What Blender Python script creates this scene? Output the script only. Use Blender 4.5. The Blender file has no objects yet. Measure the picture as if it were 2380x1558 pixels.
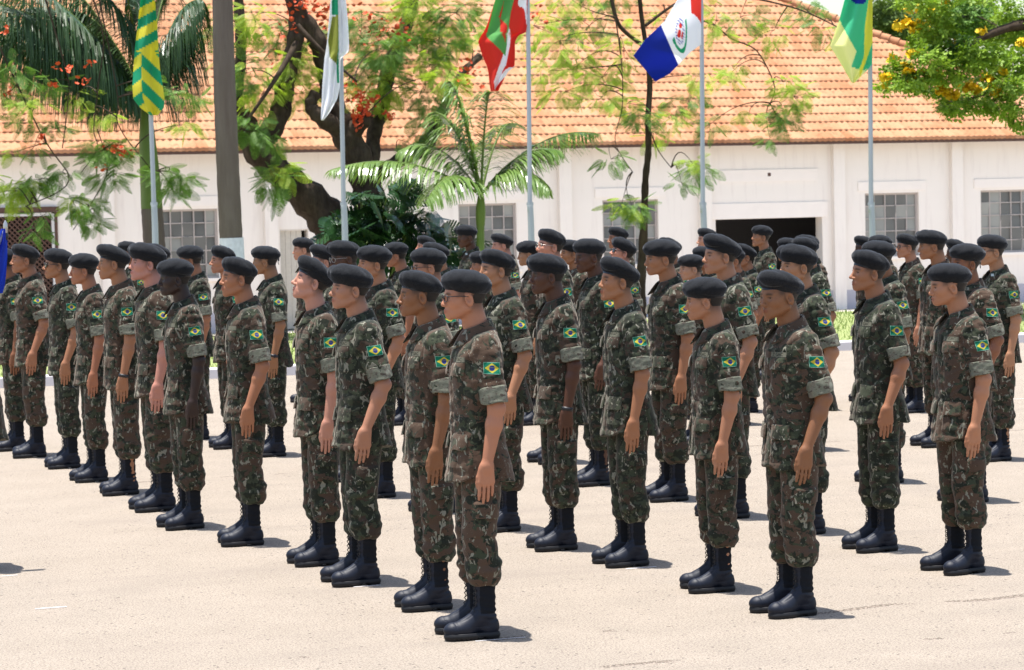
import bpy, math, random
import numpy as np
from mathutils import Matrix, Vector
S = bpy.context.scene; C = S.collection
# ---------------------------------------------------------------- camera (100 mm lens, slightly pitched down and rolled)
FPX = 6611.; CAMH = 2.2; ROLL = .021; PITCH = math.atan((779-436)/FPX)
cam = bpy.data.cameras.new('camera'); camo = bpy.data.objects.new('camera', cam); C.objects.link(camo); S.camera = camo
cam.sensor_width = 36; cam.lens = FPX/2380*36; cam.clip_end = 3000; cam.clip_start = .5
camo.location = (0,0,CAMH)
MC = Matrix.Rotation(math.pi/2-PITCH, 3, 'X') @ Matrix.Rotation(-ROLL, 3, 'Z'); camo.rotation_euler = MC.to_euler()
cam.dof.use_dof = True; cam.dof.focus_distance = 15.5; cam.dof.aperture_fstop = 10.0
# ---------------------------------------------------------------- daylight: noon sun from the left, a little behind the building
SUNV = Vector((-.080,-.022,1)).normalized(); EL = math.asin(SUNV.z); AZ = math.atan2(SUNV.x, SUNV.y)
w = bpy.data.worlds.new('World'); S.world = w; w.use_nodes = True; nt = w.node_tree
sky = nt.nodes.new('ShaderNodeTexSky'); sky.sky_type = 'NISHITA'; sky.sun_disc = False; sky.sun_elevation = EL; sky.sun_rotation = AZ; sky.air_density = 1.2; sky.dust_density = 1.5
nt.links.new(sky.outputs[0], nt.nodes['Background'].inputs[0]); nt.nodes['Background'].inputs[1].default_value = .115
sl_ = bpy.data.lights.new('sun', 'SUN'); sl_.energy = 4.6; sl_.angle = math.radians(.5); sl_.color = (1,.965,.91); sun = bpy.data.objects.new('sun', sl_); C.objects.link(sun)
sun.rotation_euler = SUNV.to_track_quat('Z','Y').to_euler()
S.view_settings.view_transform = 'Standard'; S.view_settings.look = 'None'; S.view_settings.gamma = 1; S.view_settings.exposure = 1.12
S.render.engine = 'CYCLES'; S.cycles.max_bounces = 6; S.cycles.diffuse_bounces = 3; S.cycles.transparent_max_bounces = 8
# ---------------------------------------------------------------- helpers
TH = math.atan2(.35,.937); CT, ST = math.cos(TH), math.sin(TH)      # the parade formation and the building share this heading
def W(u, v, z=0.): return Vector((u*CT-v*ST, u*ST+v*CT, z))
def at(x, y, v):
    """(u, z) where the photo's point (x, y) meets the vertical plane v"""
    d = MC @ Vector((x-1190, -(y-779), -FPX)); un = d.x*CT+d.y*ST; vn = -d.x*ST+d.y*CT; t = v/vn
    return un*t, CAMH+d.z*t
def depth(u, v): return u*ST+v*CT
def tag(o, label=None, cat=None, group=None, kind=None):
    if label: o['label'] = label
    if cat: o['category'] = cat
    if group: o['group'] = group
    if kind: o['kind'] = kind
    return o
def ob(name, me, parent=None, mw=None):
    o = bpy.data.objects.new(name, me); C.objects.link(o); o.parent = parent
    if mw is not None: o.matrix_local = mw
    return o
def root(name, u, v, z, *a, **k):
    o = bpy.data.objects.new(name, None); C.objects.link(o); o.location = W(u,v,z); o.rotation_euler = (0,0,TH); o.empty_display_size = .2
    tag(o, *a, **k); return o
def site(o):
    """mesh modelled in (u, v, z): turn it to the site's heading"""
    o.rotation_euler = (0,0,TH); return o
def mat4(R, o):
    m = Matrix.Identity(4)
    for i in range(3):
        for j in range(3): m[i][j] = float(R[i,j])
        m[i][3] = float(o[i])
    return m
def boxes(name, bs, mat, bevel=0):
    """one mesh of axis-aligned boxes (x0,x1,y0,y1,z0,z1)"""
    V, Q = [], []
    for b in bs:
        o = len(V)
        V += [(x,y,z) for x in b[:2] for y in b[2:4] for z in b[4:6]]
        Q += [(o,o+1,o+3,o+2),(o+4,o+6,o+7,o+5),(o,o+4,o+5,o+1),(o+2,o+3,o+7,o+6),(o,o+2,o+6,o+4),(o+1,o+5,o+7,o+3)]
    me = bpy.data.meshes.new(name); me.from_pydata(V, [], Q); me.materials.append(mat); me.update(); return me
# ---------------------------------------------------------------- materials
M = {}
class NT:
    def __init__(s, name, rough=.8, spec=.3):
        s.m = bpy.data.materials.new(name); s.m.use_nodes = True; s.t = s.m.node_tree; s.p = s.t.nodes['Principled BSDF']
        s.p.inputs['Roughness'].default_value = rough; s.p.inputs['Specular IOR Level'].default_value = spec
    def n(s, kind, **kw):
        nd = s.t.nodes.new(kind)
        for k, v in kw.items():
            if k.startswith('i_'): nd.inputs[int(k[2:]) if k[2:].isdigit() else k[2:].replace('_',' ')].default_value = v
            else: setattr(nd, k, v)
        return nd
    def l(s, a, b): s.t.links.new(a, b)
    def coord(s, kind='Object'): return s.n('ShaderNodeTexCoord').outputs[kind]
    def noise(s, vec, scale, detail=3, rough=.5, dist=0, out='Fac'):
        nd = s.n('ShaderNodeTexNoise', i_Scale=scale, i_Detail=detail, i_Roughness=rough, i_Distortion=dist)
        if vec is not None: s.l(vec, nd.inputs['Vector'])
        return nd.outputs[out]
    def map(s, vec, scale=(1,1,1), loc=(0,0,0), rot=(0,0,0)):
        nd = s.n('ShaderNodeMapping'); nd.inputs['Scale'].default_value = scale; nd.inputs['Location'].default_value = loc; nd.inputs['Rotation'].default_value = rot
        s.l(vec, nd.inputs['Vector']); return nd.outputs[0]
    def ramp(s, fac, stops, interp='LINEAR'):
        nd = s.n('ShaderNodeValToRGB'); cr = nd.color_ramp; cr.interpolation = interp
        while len(cr.elements) < len(stops): cr.elements.new(.5)
        for e, (p, c) in zip(cr.elements, stops): e.position = p; e.color = tuple(c)+(1,) if len(c) == 3 else c
        s.l(fac, nd.inputs[0]); return nd.outputs[0]
    def mix(s, fac, a, b, mode='MIX'):
        nd = s.n('ShaderNodeMix', data_type='RGBA', blend_type=mode)
        for i, v in ((0,fac),(6,a),(7,b)):
            if hasattr(v, 'is_linked') or hasattr(v, 'links'): s.l(v, nd.inputs[i])
            else: nd.inputs[i].default_value = v if i == 0 else (tuple(v)+(1,) if len(v) == 3 else v)
        return nd.outputs[2]
    def math(s, op, a, b=0., c=None):
        nd = s.n('ShaderNodeMath', operation=op)
        for i, v in enumerate((a,b) if c is None else (a,b,c)):
            if hasattr(v, 'links'): s.l(v, nd.inputs[i])
            else: nd.inputs[i].default_value = v
        return nd.outputs[0]
    def vadd(s, a, b):
        nd = s.n('ShaderNodeVectorMath', operation='ADD'); s.l(a, nd.inputs[0]); s.l(b, nd.inputs[1]); return nd.outputs[0]
    def bump(s, h, strength=.3, dist=.01, prev=None):
        nd = s.n('ShaderNodeBump'); nd.inputs['Strength'].default_value = strength; nd.inputs['Distance'].default_value = dist
        s.l(h, nd.inputs['Height'])
        if prev is not None: s.l(prev, nd.inputs['Normal'])
        return nd.outputs[0]
    def base(s, c):
        if hasattr(c, 'links'): s.l(c, s.p.inputs['Base Color'])
        else: s.p.inputs['Base Color'].default_value = tuple(c)+(1,)
    def normal(s, nn): s.l(nn, s.p.inputs['Normal'])
def plain(key, name, col, rough=.6, spec=.3, metal=0, var=.12, scale=20):
    t = NT(name, rough, spec); t.p.inputs['Metallic'].default_value = metal
    c = t.coord(); nz = t.noise(c, scale, 3)
    t.base(t.mix(nz, tuple(v*(1-var) for v in col), tuple(min(v*(1+var),1) for v in col)))
    M[key] = t.m; return t
def mat_skin():
    t = NT('skin', .52, .35); oi = t.n('ShaderNodeObjectInfo'); c = t.coord()
    nz = t.noise(c, 35, 4); n2 = t.noise(c, 7, 2)
    base = t.mix(t.math('MULTIPLY', nz, .35), oi.outputs['Color'], t.mix(1, oi.outputs['Color'], (.80,.62,.56), 'MULTIPLY'))
    base = t.mix(t.math('MULTIPLY', n2, .25), base, t.mix(1, oi.outputs['Color'], (1,.78,.70), 'MULTIPLY'))
    at = {}
    for a in ('hair','brow','lip'):
        nd = t.n('ShaderNodeAttribute'); nd.attribute_name = a; at[a] = nd.outputs['Fac']
    base = t.mix(t.math('MULTIPLY', at['lip'], .75), base, t.mix(1, base, (.80,.48,.50), 'MULTIPLY'))
    st = t.noise(t.map(c, (1,1,.4)), 420, 2)
    hf = t.math('MULTIPLY', at['hair'], t.math('ADD', t.math('MULTIPLY', st, .4), .68)); hf = t.math('MINIMUM', hf, .95)
    base = t.mix(hf, base, (.018,.012,.009)); base = t.mix(t.math('MULTIPLY', at['brow'], .88), base, (.015,.010,.008))
    t.base(base); t.p.inputs['Subsurface Weight'].default_value = .05; t.p.inputs['Subsurface Radius'].default_value = (.012,.005,.003); t.p.inputs['Subsurface Scale'].default_value = 1
    t.normal(t.bump(t.noise(c, 260, 3), .25, .002)); M['skin'] = t.m
def mat_camo(key, name, pale=0.):
    t = NT(name, .88, .12); oi = t.n('ShaderNodeObjectInfo'); c = t.coord()
    off = t.n('ShaderNodeCombineXYZ'); 
    for i, k in enumerate((37., 91., 53.)): t.l(t.math('MULTIPLY', oi.outputs['Random'], k), off.inputs[i])
    v = t.vadd(c, off.outputs[0]); v = t.vadd(v, t.n('ShaderNodeVectorMath', operation='SCALE').outputs[0]) if False else v
    warp = t.n('ShaderNodeVectorMath', operation='SCALE'); t.l(t.noise(v, 18, 2, out='Color'), warp.inputs[0]); warp.inputs['Scale'].default_value = .035
    w = t.vadd(v, warp.outputs[0])
    sp = t.n('ShaderNodeSeparateColor'); t.l(oi.outputs['Color'], sp.inputs[0]); br = sp.outputs[0]
    g = t.mix(t.ramp(t.noise(w, 26, 2), ((0,(0,0,0)),(.50,(0,0,0)),(.53,(1,1,1)))), (.013,.0165,.011), (.034,.042,.025))
    n1 = t.noise(t.map(w, (.75,.75,1.15), rot=(.3,.4,0)), 15, 4, .6, .6)
    thr = t.math('SUBTRACT', .565, t.math('MULTIPLY', br, .095))
    bm = t.math('GREATER_THAN', n1, thr)
    col = t.mix(bm, g, t.mix(br, (.038,.026,.019), (.070,.043,.029)))
    n2 = t.noise(t.map(w, (1.0,1.0,.60), rot=(.5,.7,.2)), 31, 3, .5, 1.0)
    lm = t.math('GREATER_THAN', n2, .622)
    n3 = t.noise(t.map(v, (1.5,1.2,3.4), (3,1,7), (.2,.6,.4)), 48, 2, .5, .8)
    lm2 = t.math('GREATER_THAN', n3, .715)
    col = t.mix(t.math('MAXIMUM', lm, lm2), col, (.185,.178,.138))
    col = t.mix(t.math('GREATER_THAN', t.noise(t.map(v,(1,1,1.6),(5,5,5)), 62, 2, .5, .8), .70), col, (.010,.013,.010))
    fade = t.noise(v, 3.5, 3); col = t.mix(t.math('MULTIPLY', fade, .12), col, (.09,.085,.07))
    t.base(col); b = t.bump(t.noise(t.map(v,(1,1,1)), 45, 3, .5, .4), .34, .008); wv = t.noise(v, 900, 1); t.normal(t.bump(wv, .2, .0006, b))
    t.p.inputs['Sheen Weight'].default_value = .17; t.p.inputs['Sheen Roughness'].default_value = .42; t.p.inputs['Sheen Tint'].default_value = (1,.88,.76,1); M[key] = t.m
def mat_cuff():
    t = NT('cuff_inside_cloth', .9, .1); c = t.coord(); v = c
    a = t.noise(v, 16, 4, .6, .5); col = t.ramp(a, ((.35,(.11,.115,.086)),(.5,(.16,.163,.126)),(.56,(.13,.115,.092)),(.66,(.21,.212,.17))))
    col = t.mix(t.math('GREATER_THAN', t.noise(t.map(v,(1,1,2),(4,2,9)), 30, 3, .5, 1), .60), col, (.075,.062,.05)); t.base(col); t.normal(t.bump(t.noise(v, 60, 3), .25, .004)); M['cuff'] = t.m
def mat_beret():
    t = NT('beret_felt', .95, .08); c = t.coord(); a = t.noise(c, 210, 4, .8); b = t.noise(c, 14, 3)
    t.base(t.mix(t.math('MULTIPLY', b, .5), t.ramp(a, ((.38,(.005,.0053,.0062)),(.64,(.026,.027,.030)))), (.013,.0135,.015)))
    t.p.inputs['Sheen Weight'].default_value = .16; t.p.inputs['Sheen Roughness'].default_value = .4; t.p.inputs['Sheen Tint'].default_value = (.8,.85,.95,1)
    t.normal(t.bump(a, .55, .003)); M['beret'] = t.m
def person_mats():
    mat_skin(); mat_camo('camo','camouflage_cloth'); mat_cuff(); mat_beret()
    plain('band','black_leather',(.005,.006,.012),.4,.5)
    t = plain('boot','polished_boot_leather',(.005,.0075,.017),.54,.30); c = t.coord(); t.normal(t.bump(t.noise(c, 60, 4), .25, .004))
    t = plain('boot_cloth','boot_shaft_cordura',(.006,.007,.010),.85,.2); t.normal(t.bump(t.noise(t.coord(), 240, 2), .4, .002))
    plain('sole','boot_rubber',(.009,.009,.011),.6,.3)
    plain('hair','black_hair',(.012,.009,.008),.6,.3)
    plain('f_green','patch_green',(.0,.115,.062),.75,.2); plain('f_yellow','patch_yellow',(.42,.34,.03),.75,.2); plain('f_blue','patch_blue',(.018,.03,.16),.75,.2); plain('f_white','patch_border',(.20,.36,.28),.75,.2)
    plain('tape','tape_cloth',(.14,.135,.10),.85,.1); plain('ink','dark_lettering',(.02,.02,.015),.8,.1)
    plain('eye_white','eye_white',(.33,.30,.27),.25,.5); plain('iris','iris',(.012,.008,.006),.1,.6)
    plain('watch','black_strap',(.012,.012,.014),.45,.4); plain('dark_frame','dark_frame',(.012,.012,.015),.3,.5); plain('steel_frame','steel_frame',(.45,.43,.40),.3,.5,.8)
    t = NT('clear_lens', .05, .5); t.p.inputs['Transmission Weight'].default_value = 1; t.p.inputs['IOR'].default_value = 1.02; t.p.inputs['Alpha'].default_value = .35; t.base((.8,.85,.9)); M['clear_lens'] = t.m
    plain('dark_lens','dark_lens',(.006,.006,.008),.08,.6)
    plain('white_strap','white_strap',(.6,.58,.55),.5,.3); plain('pin','collar_pin',(.35,.42,.45),.4,.4)
# ---------------------------------------------------------------- implicit-surface modelling helpers
def rotm(pitch=0, yaw=0, roll=0):
    cp, sp = math.cos(pitch), math.sin(pitch); cy, sy = math.cos(yaw), math.sin(yaw); cr, sr = math.cos(roll), math.sin(roll)
    Ry = np.array([[cp,0,sp],[0,1,0],[-sp,0,cp]]); Rz = np.array([[cy,-sy,0],[sy,cy,0],[0,0,1]]); Rx = np.array([[1,0,0],[0,cr,-sr],[0,sr,cr]])
    return Rz @ Ry @ Rx
def smin(a, b, k):
    if k <= 0: return np.minimum(a, b)
    h = np.maximum(k - np.abs(a-b), 0)/k
    return np.minimum(a, b) - h*h*k*.25
def smax(a, b, k): return -smin(-a, -b, k)
class Field:
    def __init__(s, lo, hi, res):
        s.lo = np.array(lo, float); s.res = res
        s.n = np.ceil((np.array(hi)-s.lo)/res).astype(int)+1
        s.D = np.full(s.n, 1.0, np.float32)
    def block(s, lo, hi):
        a = np.maximum(np.floor((np.array(lo)-s.lo)/s.res).astype(int), 0)
        b = np.minimum(np.ceil((np.array(hi)-s.lo)/s.res).astype(int)+1, s.n)
        b = np.maximum(b, a+1)
        sl = tuple(slice(a[i], b[i]) for i in range(3))
        ax = [(s.lo[i]+s.res*np.arange(a[i], b[i])).astype(np.float32) for i in range(3)]
        return sl, ax[0][:,None,None], ax[1][None,:,None], ax[2][None,None,:]
def seg(X, Y, Z, a, b, r1, r2, sc=(1,1,1)):
    a = np.array(a, float); b = np.array(b, float); ba = (b-a)/np.array(sc); L = max(float(ba@ba), 1e-12)
    px, py, pz = (X-a[0])/sc[0], (Y-a[1])/sc[1], (Z-a[2])/sc[2]
    t = np.clip((px*ba[0]+py*ba[1]+pz*ba[2])/L, 0, 1)
    d = np.sqrt((px-ba[0]*t)**2+(py-ba[1]*t)**2+(pz-ba[2]*t)**2)
    return (d-(r1+(r2-r1)*t))*min(sc)
def ell(X, Y, Z, c, r):
    q = np.sqrt(((X-c[0])/r[0])**2+((Y-c[1])/r[1])**2+((Z-c[2])/r[2])**2)
    return (q-1)*min(r)
def sig(v, w): return 1/(1+np.exp(-np.clip(v/w, -30, 30)))
def box01(v, a, b, w): return sig(v-a, w)*sig(b-v, w)
def waves(X, Y, Z, seed, f, sc=(1,1,1), n=7, ridged=False):
    r = np.random.RandomState(seed); out = 0
    for i in range(n):
        k = r.normal(size=3); k /= np.linalg.norm(k); k = k*np.array(sc)*f*r.uniform(.6, 1.5)
        w = np.sin(k[0]*X+k[1]*Y+k[2]*Z+r.uniform(0, 6.28)+1.3*np.sin(k[1]*.5*X-k[2]*.4*Y+k[0]*.5*Z+i))
        out = out+((1-2*np.abs(w)) if ridged else w)
    return out/math.sqrt(n)
def surface(F, smooth=1):
    """surface nets: a quad mesh of the zero level of the field"""
    D = F.D; n = D.shape; ins = D < 0
    c = np.zeros(tuple(k-1 for k in n), np.uint8)
    for i in (0,1):
        for j in (0,1):
            for k in (0,1): c += ins[i:n[0]-1+i, j:n[1]-1+j, k:n[2]-1+k]
    act = (c > 0) & (c < 8); idx = np.argwhere(act); m = len(idx)
    vid = np.full(act.shape, -1, np.int32); vid[act] = np.arange(m)
    P = np.zeros((m,3)); W = np.zeros(m)
    for ax in range(3):
        o1, o2 = [q for q in range(3) if q != ax]
        for u in (0,1):
            for v in (0,1):
                a = idx.copy(); a[:,o1] += u; a[:,o2] += v; b = a.copy(); b[:,ax] += 1
                da = D[a[:,0],a[:,1],a[:,2]]; db = D[b[:,0],b[:,1],b[:,2]]
                s = (da < 0) != (db < 0)
                t = np.where(s, da/np.where(s, da-db, 1), 0)
                p = a.astype(float); p[:,ax] += t
                P[s] += p[s]; W[s] += 1
    V = P/W[:,None]*F.res+F.lo
    Q = []
    for ax in range(3):
        o1, o2 = (ax+1)%3, (ax+2)%3
        s0 = [slice(None)]*3; s1 = [slice(None)]*3; s0[ax] = slice(0,-1); s1[ax] = slice(1,None)
        A = ins[tuple(s0)]; B = ins[tuple(s1)]
        e = np.argwhere(A != B)
        ok = (e[:,o1] > 0) & (e[:,o2] > 0) & (e[:,o1] < n[o1]-1) & (e[:,o2] < n[o2]-1); e = e[ok]
        flip = A[e[:,0],e[:,1],e[:,2]]
        q = []
        for (u,v) in ((-1,-1),(0,-1),(0,0),(-1,0)):
            c2 = e.copy(); c2[:,o1] += u; c2[:,o2] += v; q.append(vid[c2[:,0],c2[:,1],c2[:,2]])
        q = np.stack(q, 1); q[~flip] = q[~flip][:,::-1]; Q.append(q)
    Q = np.concatenate(Q)
    for _ in range(smooth):
        S = np.zeros_like(V); C = np.zeros(m)
        for i in range(4):
            a, b = Q[:,i], Q[:,(i+1)%4]
            for d in range(3):
                S[:,d] += np.bincount(a, V[b,d], m)+np.bincount(b, V[a,d], m)
            C += np.bincount(a, minlength=m)+np.bincount(b, minlength=m)
        V = V*.5+.5*S/np.maximum(C,1)[:,None]
    return V, Q
def npmesh(name, V, Q, mats, midx=None, smooth=True, attrs=None):
    me = bpy.data.meshes.new(name); V = np.asarray(V, np.float32); Q = np.asarray(Q, np.int32); k = Q.shape[1]
    me.vertices.add(len(V)); me.vertices.foreach_set('co', V.ravel())
    me.loops.add(Q.size); me.loops.foreach_set('vertex_index', Q.ravel())
    me.polygons.add(len(Q)); me.polygons.foreach_set('loop_start', np.arange(len(Q), dtype=np.int32)*k)
    me.polygons.foreach_set('loop_total', np.full(len(Q), k, np.int32))
    for m in mats: me.materials.append(m)
    if midx is not None: me.polygons.foreach_set('material_index', np.asarray(midx, np.int32))
    me.polygons.foreach_set('use_smooth', np.full(len(Q), smooth))
    for an, av in (attrs or {}).items():
        a = me.attributes.new(an, 'FLOAT', 'POINT'); a.data.foreach_set('value', np.asarray(av, np.float32))
    me.update(calc_edges=True); me.validate()
    return me
def sample(F, p):
    g = (np.asarray(p)-F.lo)/F.res; i = np.clip(np.floor(g).astype(int), 0, F.n-2); t = g-i; out = 0
    for a in (0,1):
        for b in (0,1):
            for c in (0,1):
                w = (t[...,0] if a else 1-t[...,0])*(t[...,1] if b else 1-t[...,1])*(t[...,2] if c else 1-t[...,2])
                out = out+w*F.D[i[...,0]+a, i[...,1]+b, i[...,2]+c]
    return out
def project(F, pts, d, lift=.002):
    """slide points along direction d until they lie on the field's surface"""
    p = np.array(pts, float); d = np.array(d, float); d /= np.linalg.norm(d)
    p = p-d*.12; done = np.zeros(p.shape[:-1], bool)
    for _ in range(120):
        v = sample(F, p); done |= v < 0
        if done.all(): break
        p[~done] += d*.002
    return p-d*lift
# ---------------------------------------------------------------- figure
EYE = 1.655
def arm_points(kind):
    # shoulder, elbow, wrist, hand direction (local: facing -x, left arm at -y)
    return {0: ((.012,-.170,1.415),(.048,-.212,1.12),(-.002,-.214,.850),(-.03,.045,-1)),
            1: ((.012,-.170,1.415),(.082,-.214,1.125),(-.022,-.220,.872),(-.12,.05,-1)),
            2: ((.004,-.170,1.415),(.026,-.214,1.12),(-.034,-.212,.850),(-.06,.05,-1)), 3: ((.014,-.170,1.415),(.064,-.222,1.118),(-.034,-.230,.862),(-.02,.10,-1))}[kind]
def hand(X, Y, Z, w, d, side, curl):
    """palm, four fingers and a thumb; w wrist, d direction of the hand"""
    w = np.array(w, float); d = np.array(d, float); d /= np.linalg.norm(d)
    f = np.array([-1,0,0.]); f = f-d*(f@d); f /= np.linalg.norm(f)       # thumb side
    n = np.cross(d, f)*1.0
    if n[1]*side < 0: n = -n                                              # n points outward, away from the thigh
    P = None
    for k, (o, L) in enumerate(((.031,.082),(.0105,.088),(-.0105,.085),(-.030,.077))):
        a = w+f*o*.55+d*.005; b = w+f*o+d*L
        s = seg(X,Y,Z,a,b,.0175,.0128)
        P = s if P is None else smin(P, s, .012)
    P = smin(P, seg(X,Y,Z,w+f*.018+d*.02-n*.008,w+f*.024+d*.055-n*.010,.016,.012), .015)
    G = None
    for k, (o, L, l1, l2, l3, r) in enumerate(((.0305,.078,.042,.025,.020,.0090),(.0103,.084,.046,.029,.021,.0092),(-.0100,.082,.042,.027,.021,.0089),(-.0295,.074,.033,.020,.018,.0081))):
        b0 = w+f*o+d*L; fan = .065*(o/.03)
        d1 = d+f*fan*.6-n*curl*.25; d1 /= np.linalg.norm(d1)
        d2 = d+f*fan*.25-n*curl*(.9+.12*k); d2 /= np.linalg.norm(d2)
        d3 = d-n*curl*(1.6+.2*k); d3 /= np.linalg.norm(d3)
        p1 = b0+d1*l1; p2 = p1+d2*l2; p3 = p2+d3*l3
        s = smin(seg(X,Y,Z,b0,p1,r*1.12,r), smin(seg(X,Y,Z,p1,p2,r*1.04,r*.92), seg(X,Y,Z,p2,p3,r*.94,r*.78), .003), .003)
        G = s if G is None else np.minimum(G, s)
    T = w+f*.022+d*.018-n*.004
    t1 = T+f*.016+d*.040-n*.006; t2 = t1+f*.003+d*.030-n*.004; t3 = t2+d*.022-f*.003-n*.002
    H = smin(seg(X,Y,Z,T,t1,.0165,.0112), smin(seg(X,Y,Z,t1,t2,.0112,.0100), seg(X,Y,Z,t2,t3,.0102,.0078), .003), .006)
    return smin(smin(P, G, .005), H, .008)
def head_field(Hx, Hy, Hz, fp):
    """Hx forward, Hy left(-)/right(+), Hz up from eye level"""
    nose, jaw, wide, chin = fp['nose'], fp['jaw'], fp['wide'], fp.get('chin', 0)
    e = ell(Hx,Hy,Hz,(-.012,0,.030),(.097,.076*wide,.086))
    e = smin(e, ell(Hx,Hy,Hz,(.032,0,-.022),(.058,.063*wide,.078)), .035)
    for s in (-1,1):
        e = smin(e, seg(Hx,Hy,Hz,(-.004,s*.052*wide,-.058*jaw),(.068+chin,s*.014,-.094*jaw),.019,.015), .022)
        e = smin(e, ell(Hx,Hy,Hz,(.058,s*.042*wide,-.024),(.026,.022,.022)), .022)
        e = smin(e, seg(Hx,Hy,Hz,(.083,s*.012,.018),(.068,s*.050,.018),.009,.009), .010)
    e = smin(e, ell(Hx,Hy,Hz,(.030,0,-.078*jaw),(.048,.040,.026)), .02)
    e = smin(e, ell(Hx,Hy,Hz,(.076+chin,0,-.098*jaw),(.015,.017,.014)), .014)
    e = smin(e, ell(Hx,Hy,Hz,(.070,0,-.066),(.026,.030,.028)), .015)
    for s in (-1,1):
        e = smax(e, -ell(Hx,Hy,Hz,(.098,s*.034,.000),(.018,.016,.0125)), .010)
    n1 = .111+.008*(nose-1)*2
    e = smin(e, seg(Hx,Hy,Hz,(.087,0,.010),(n1-.006,0,-.028),.0065,.0085), .011)
    e = smin(e, ell(Hx,Hy,Hz,(n1-.004,0,-.035),(.0115*nose,.0115,.0100)), .009)
    for s in (-1,1):
        e = smin(e, ell(Hx,Hy,Hz,(n1-.014,s*.0115*nose,-.039),(.0095,.0075,.0075)), .006)
        # lids
        e = smin(e, seg(Hx,Hy,Hz,(.0835,s*.022,.0060),(.0770,s*.048,.0036),.0058,.0052), .003)
        e = smin(e, seg(Hx,Hy,Hz,(.0800,s*.022,-.0085),(.0750,s*.046,-.0070),.0050,.0045), .005)
        # lips
        e = smin(e, seg(Hx,Hy,Hz,(.0965,0,-.0620),(.0850,s*.022,-.0665),.0062,.0038), .004)
        e = smin(e, seg(Hx,Hy,Hz,(.0945,0,-.0735),(.0845,s*.020,-.0700),.0072,.0040), .004)
        # ear
        r = rotm(-.16,0,0); ex, ez = Hx+.006, Hz+.014
        a = ell(ex*r[0,0]+ez*r[0,2], Hy-s*.081*wide-s*.25*(ex*-1)*1, ex*r[2,0]+ez*r[2,2], (0,0,0), (.0190,.0095,.034))
        a = smax(a, -ell(ex*r[0,0]+ez*r[0,2], Hy-s*.096*wide+s*.25*ex, ex*r[2,0]+ez*r[2,2], (.004,0,.006), (.0120,.0200,.0215)), .002)
        e = smin(e, a, .005)
    e = smax(e, -ell(Hx,Hy,Hz,(.100,0,-.0680),(.02,.022,.0008)), .003)
    return e
def head_frame(pose):
    """matrix of the head: origin at eye level in the head's middle, x forward"""
    p, y, r = [math.radians(a) for a in pose]
    Rp = rotm(p, y, r); R = Rp @ rotm(0, math.pi, 0)
    piv = np.array([.0,0,1.560]); base = np.array([-.052,0,EYE])
    return R, piv+Rp @ (base-piv)
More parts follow.
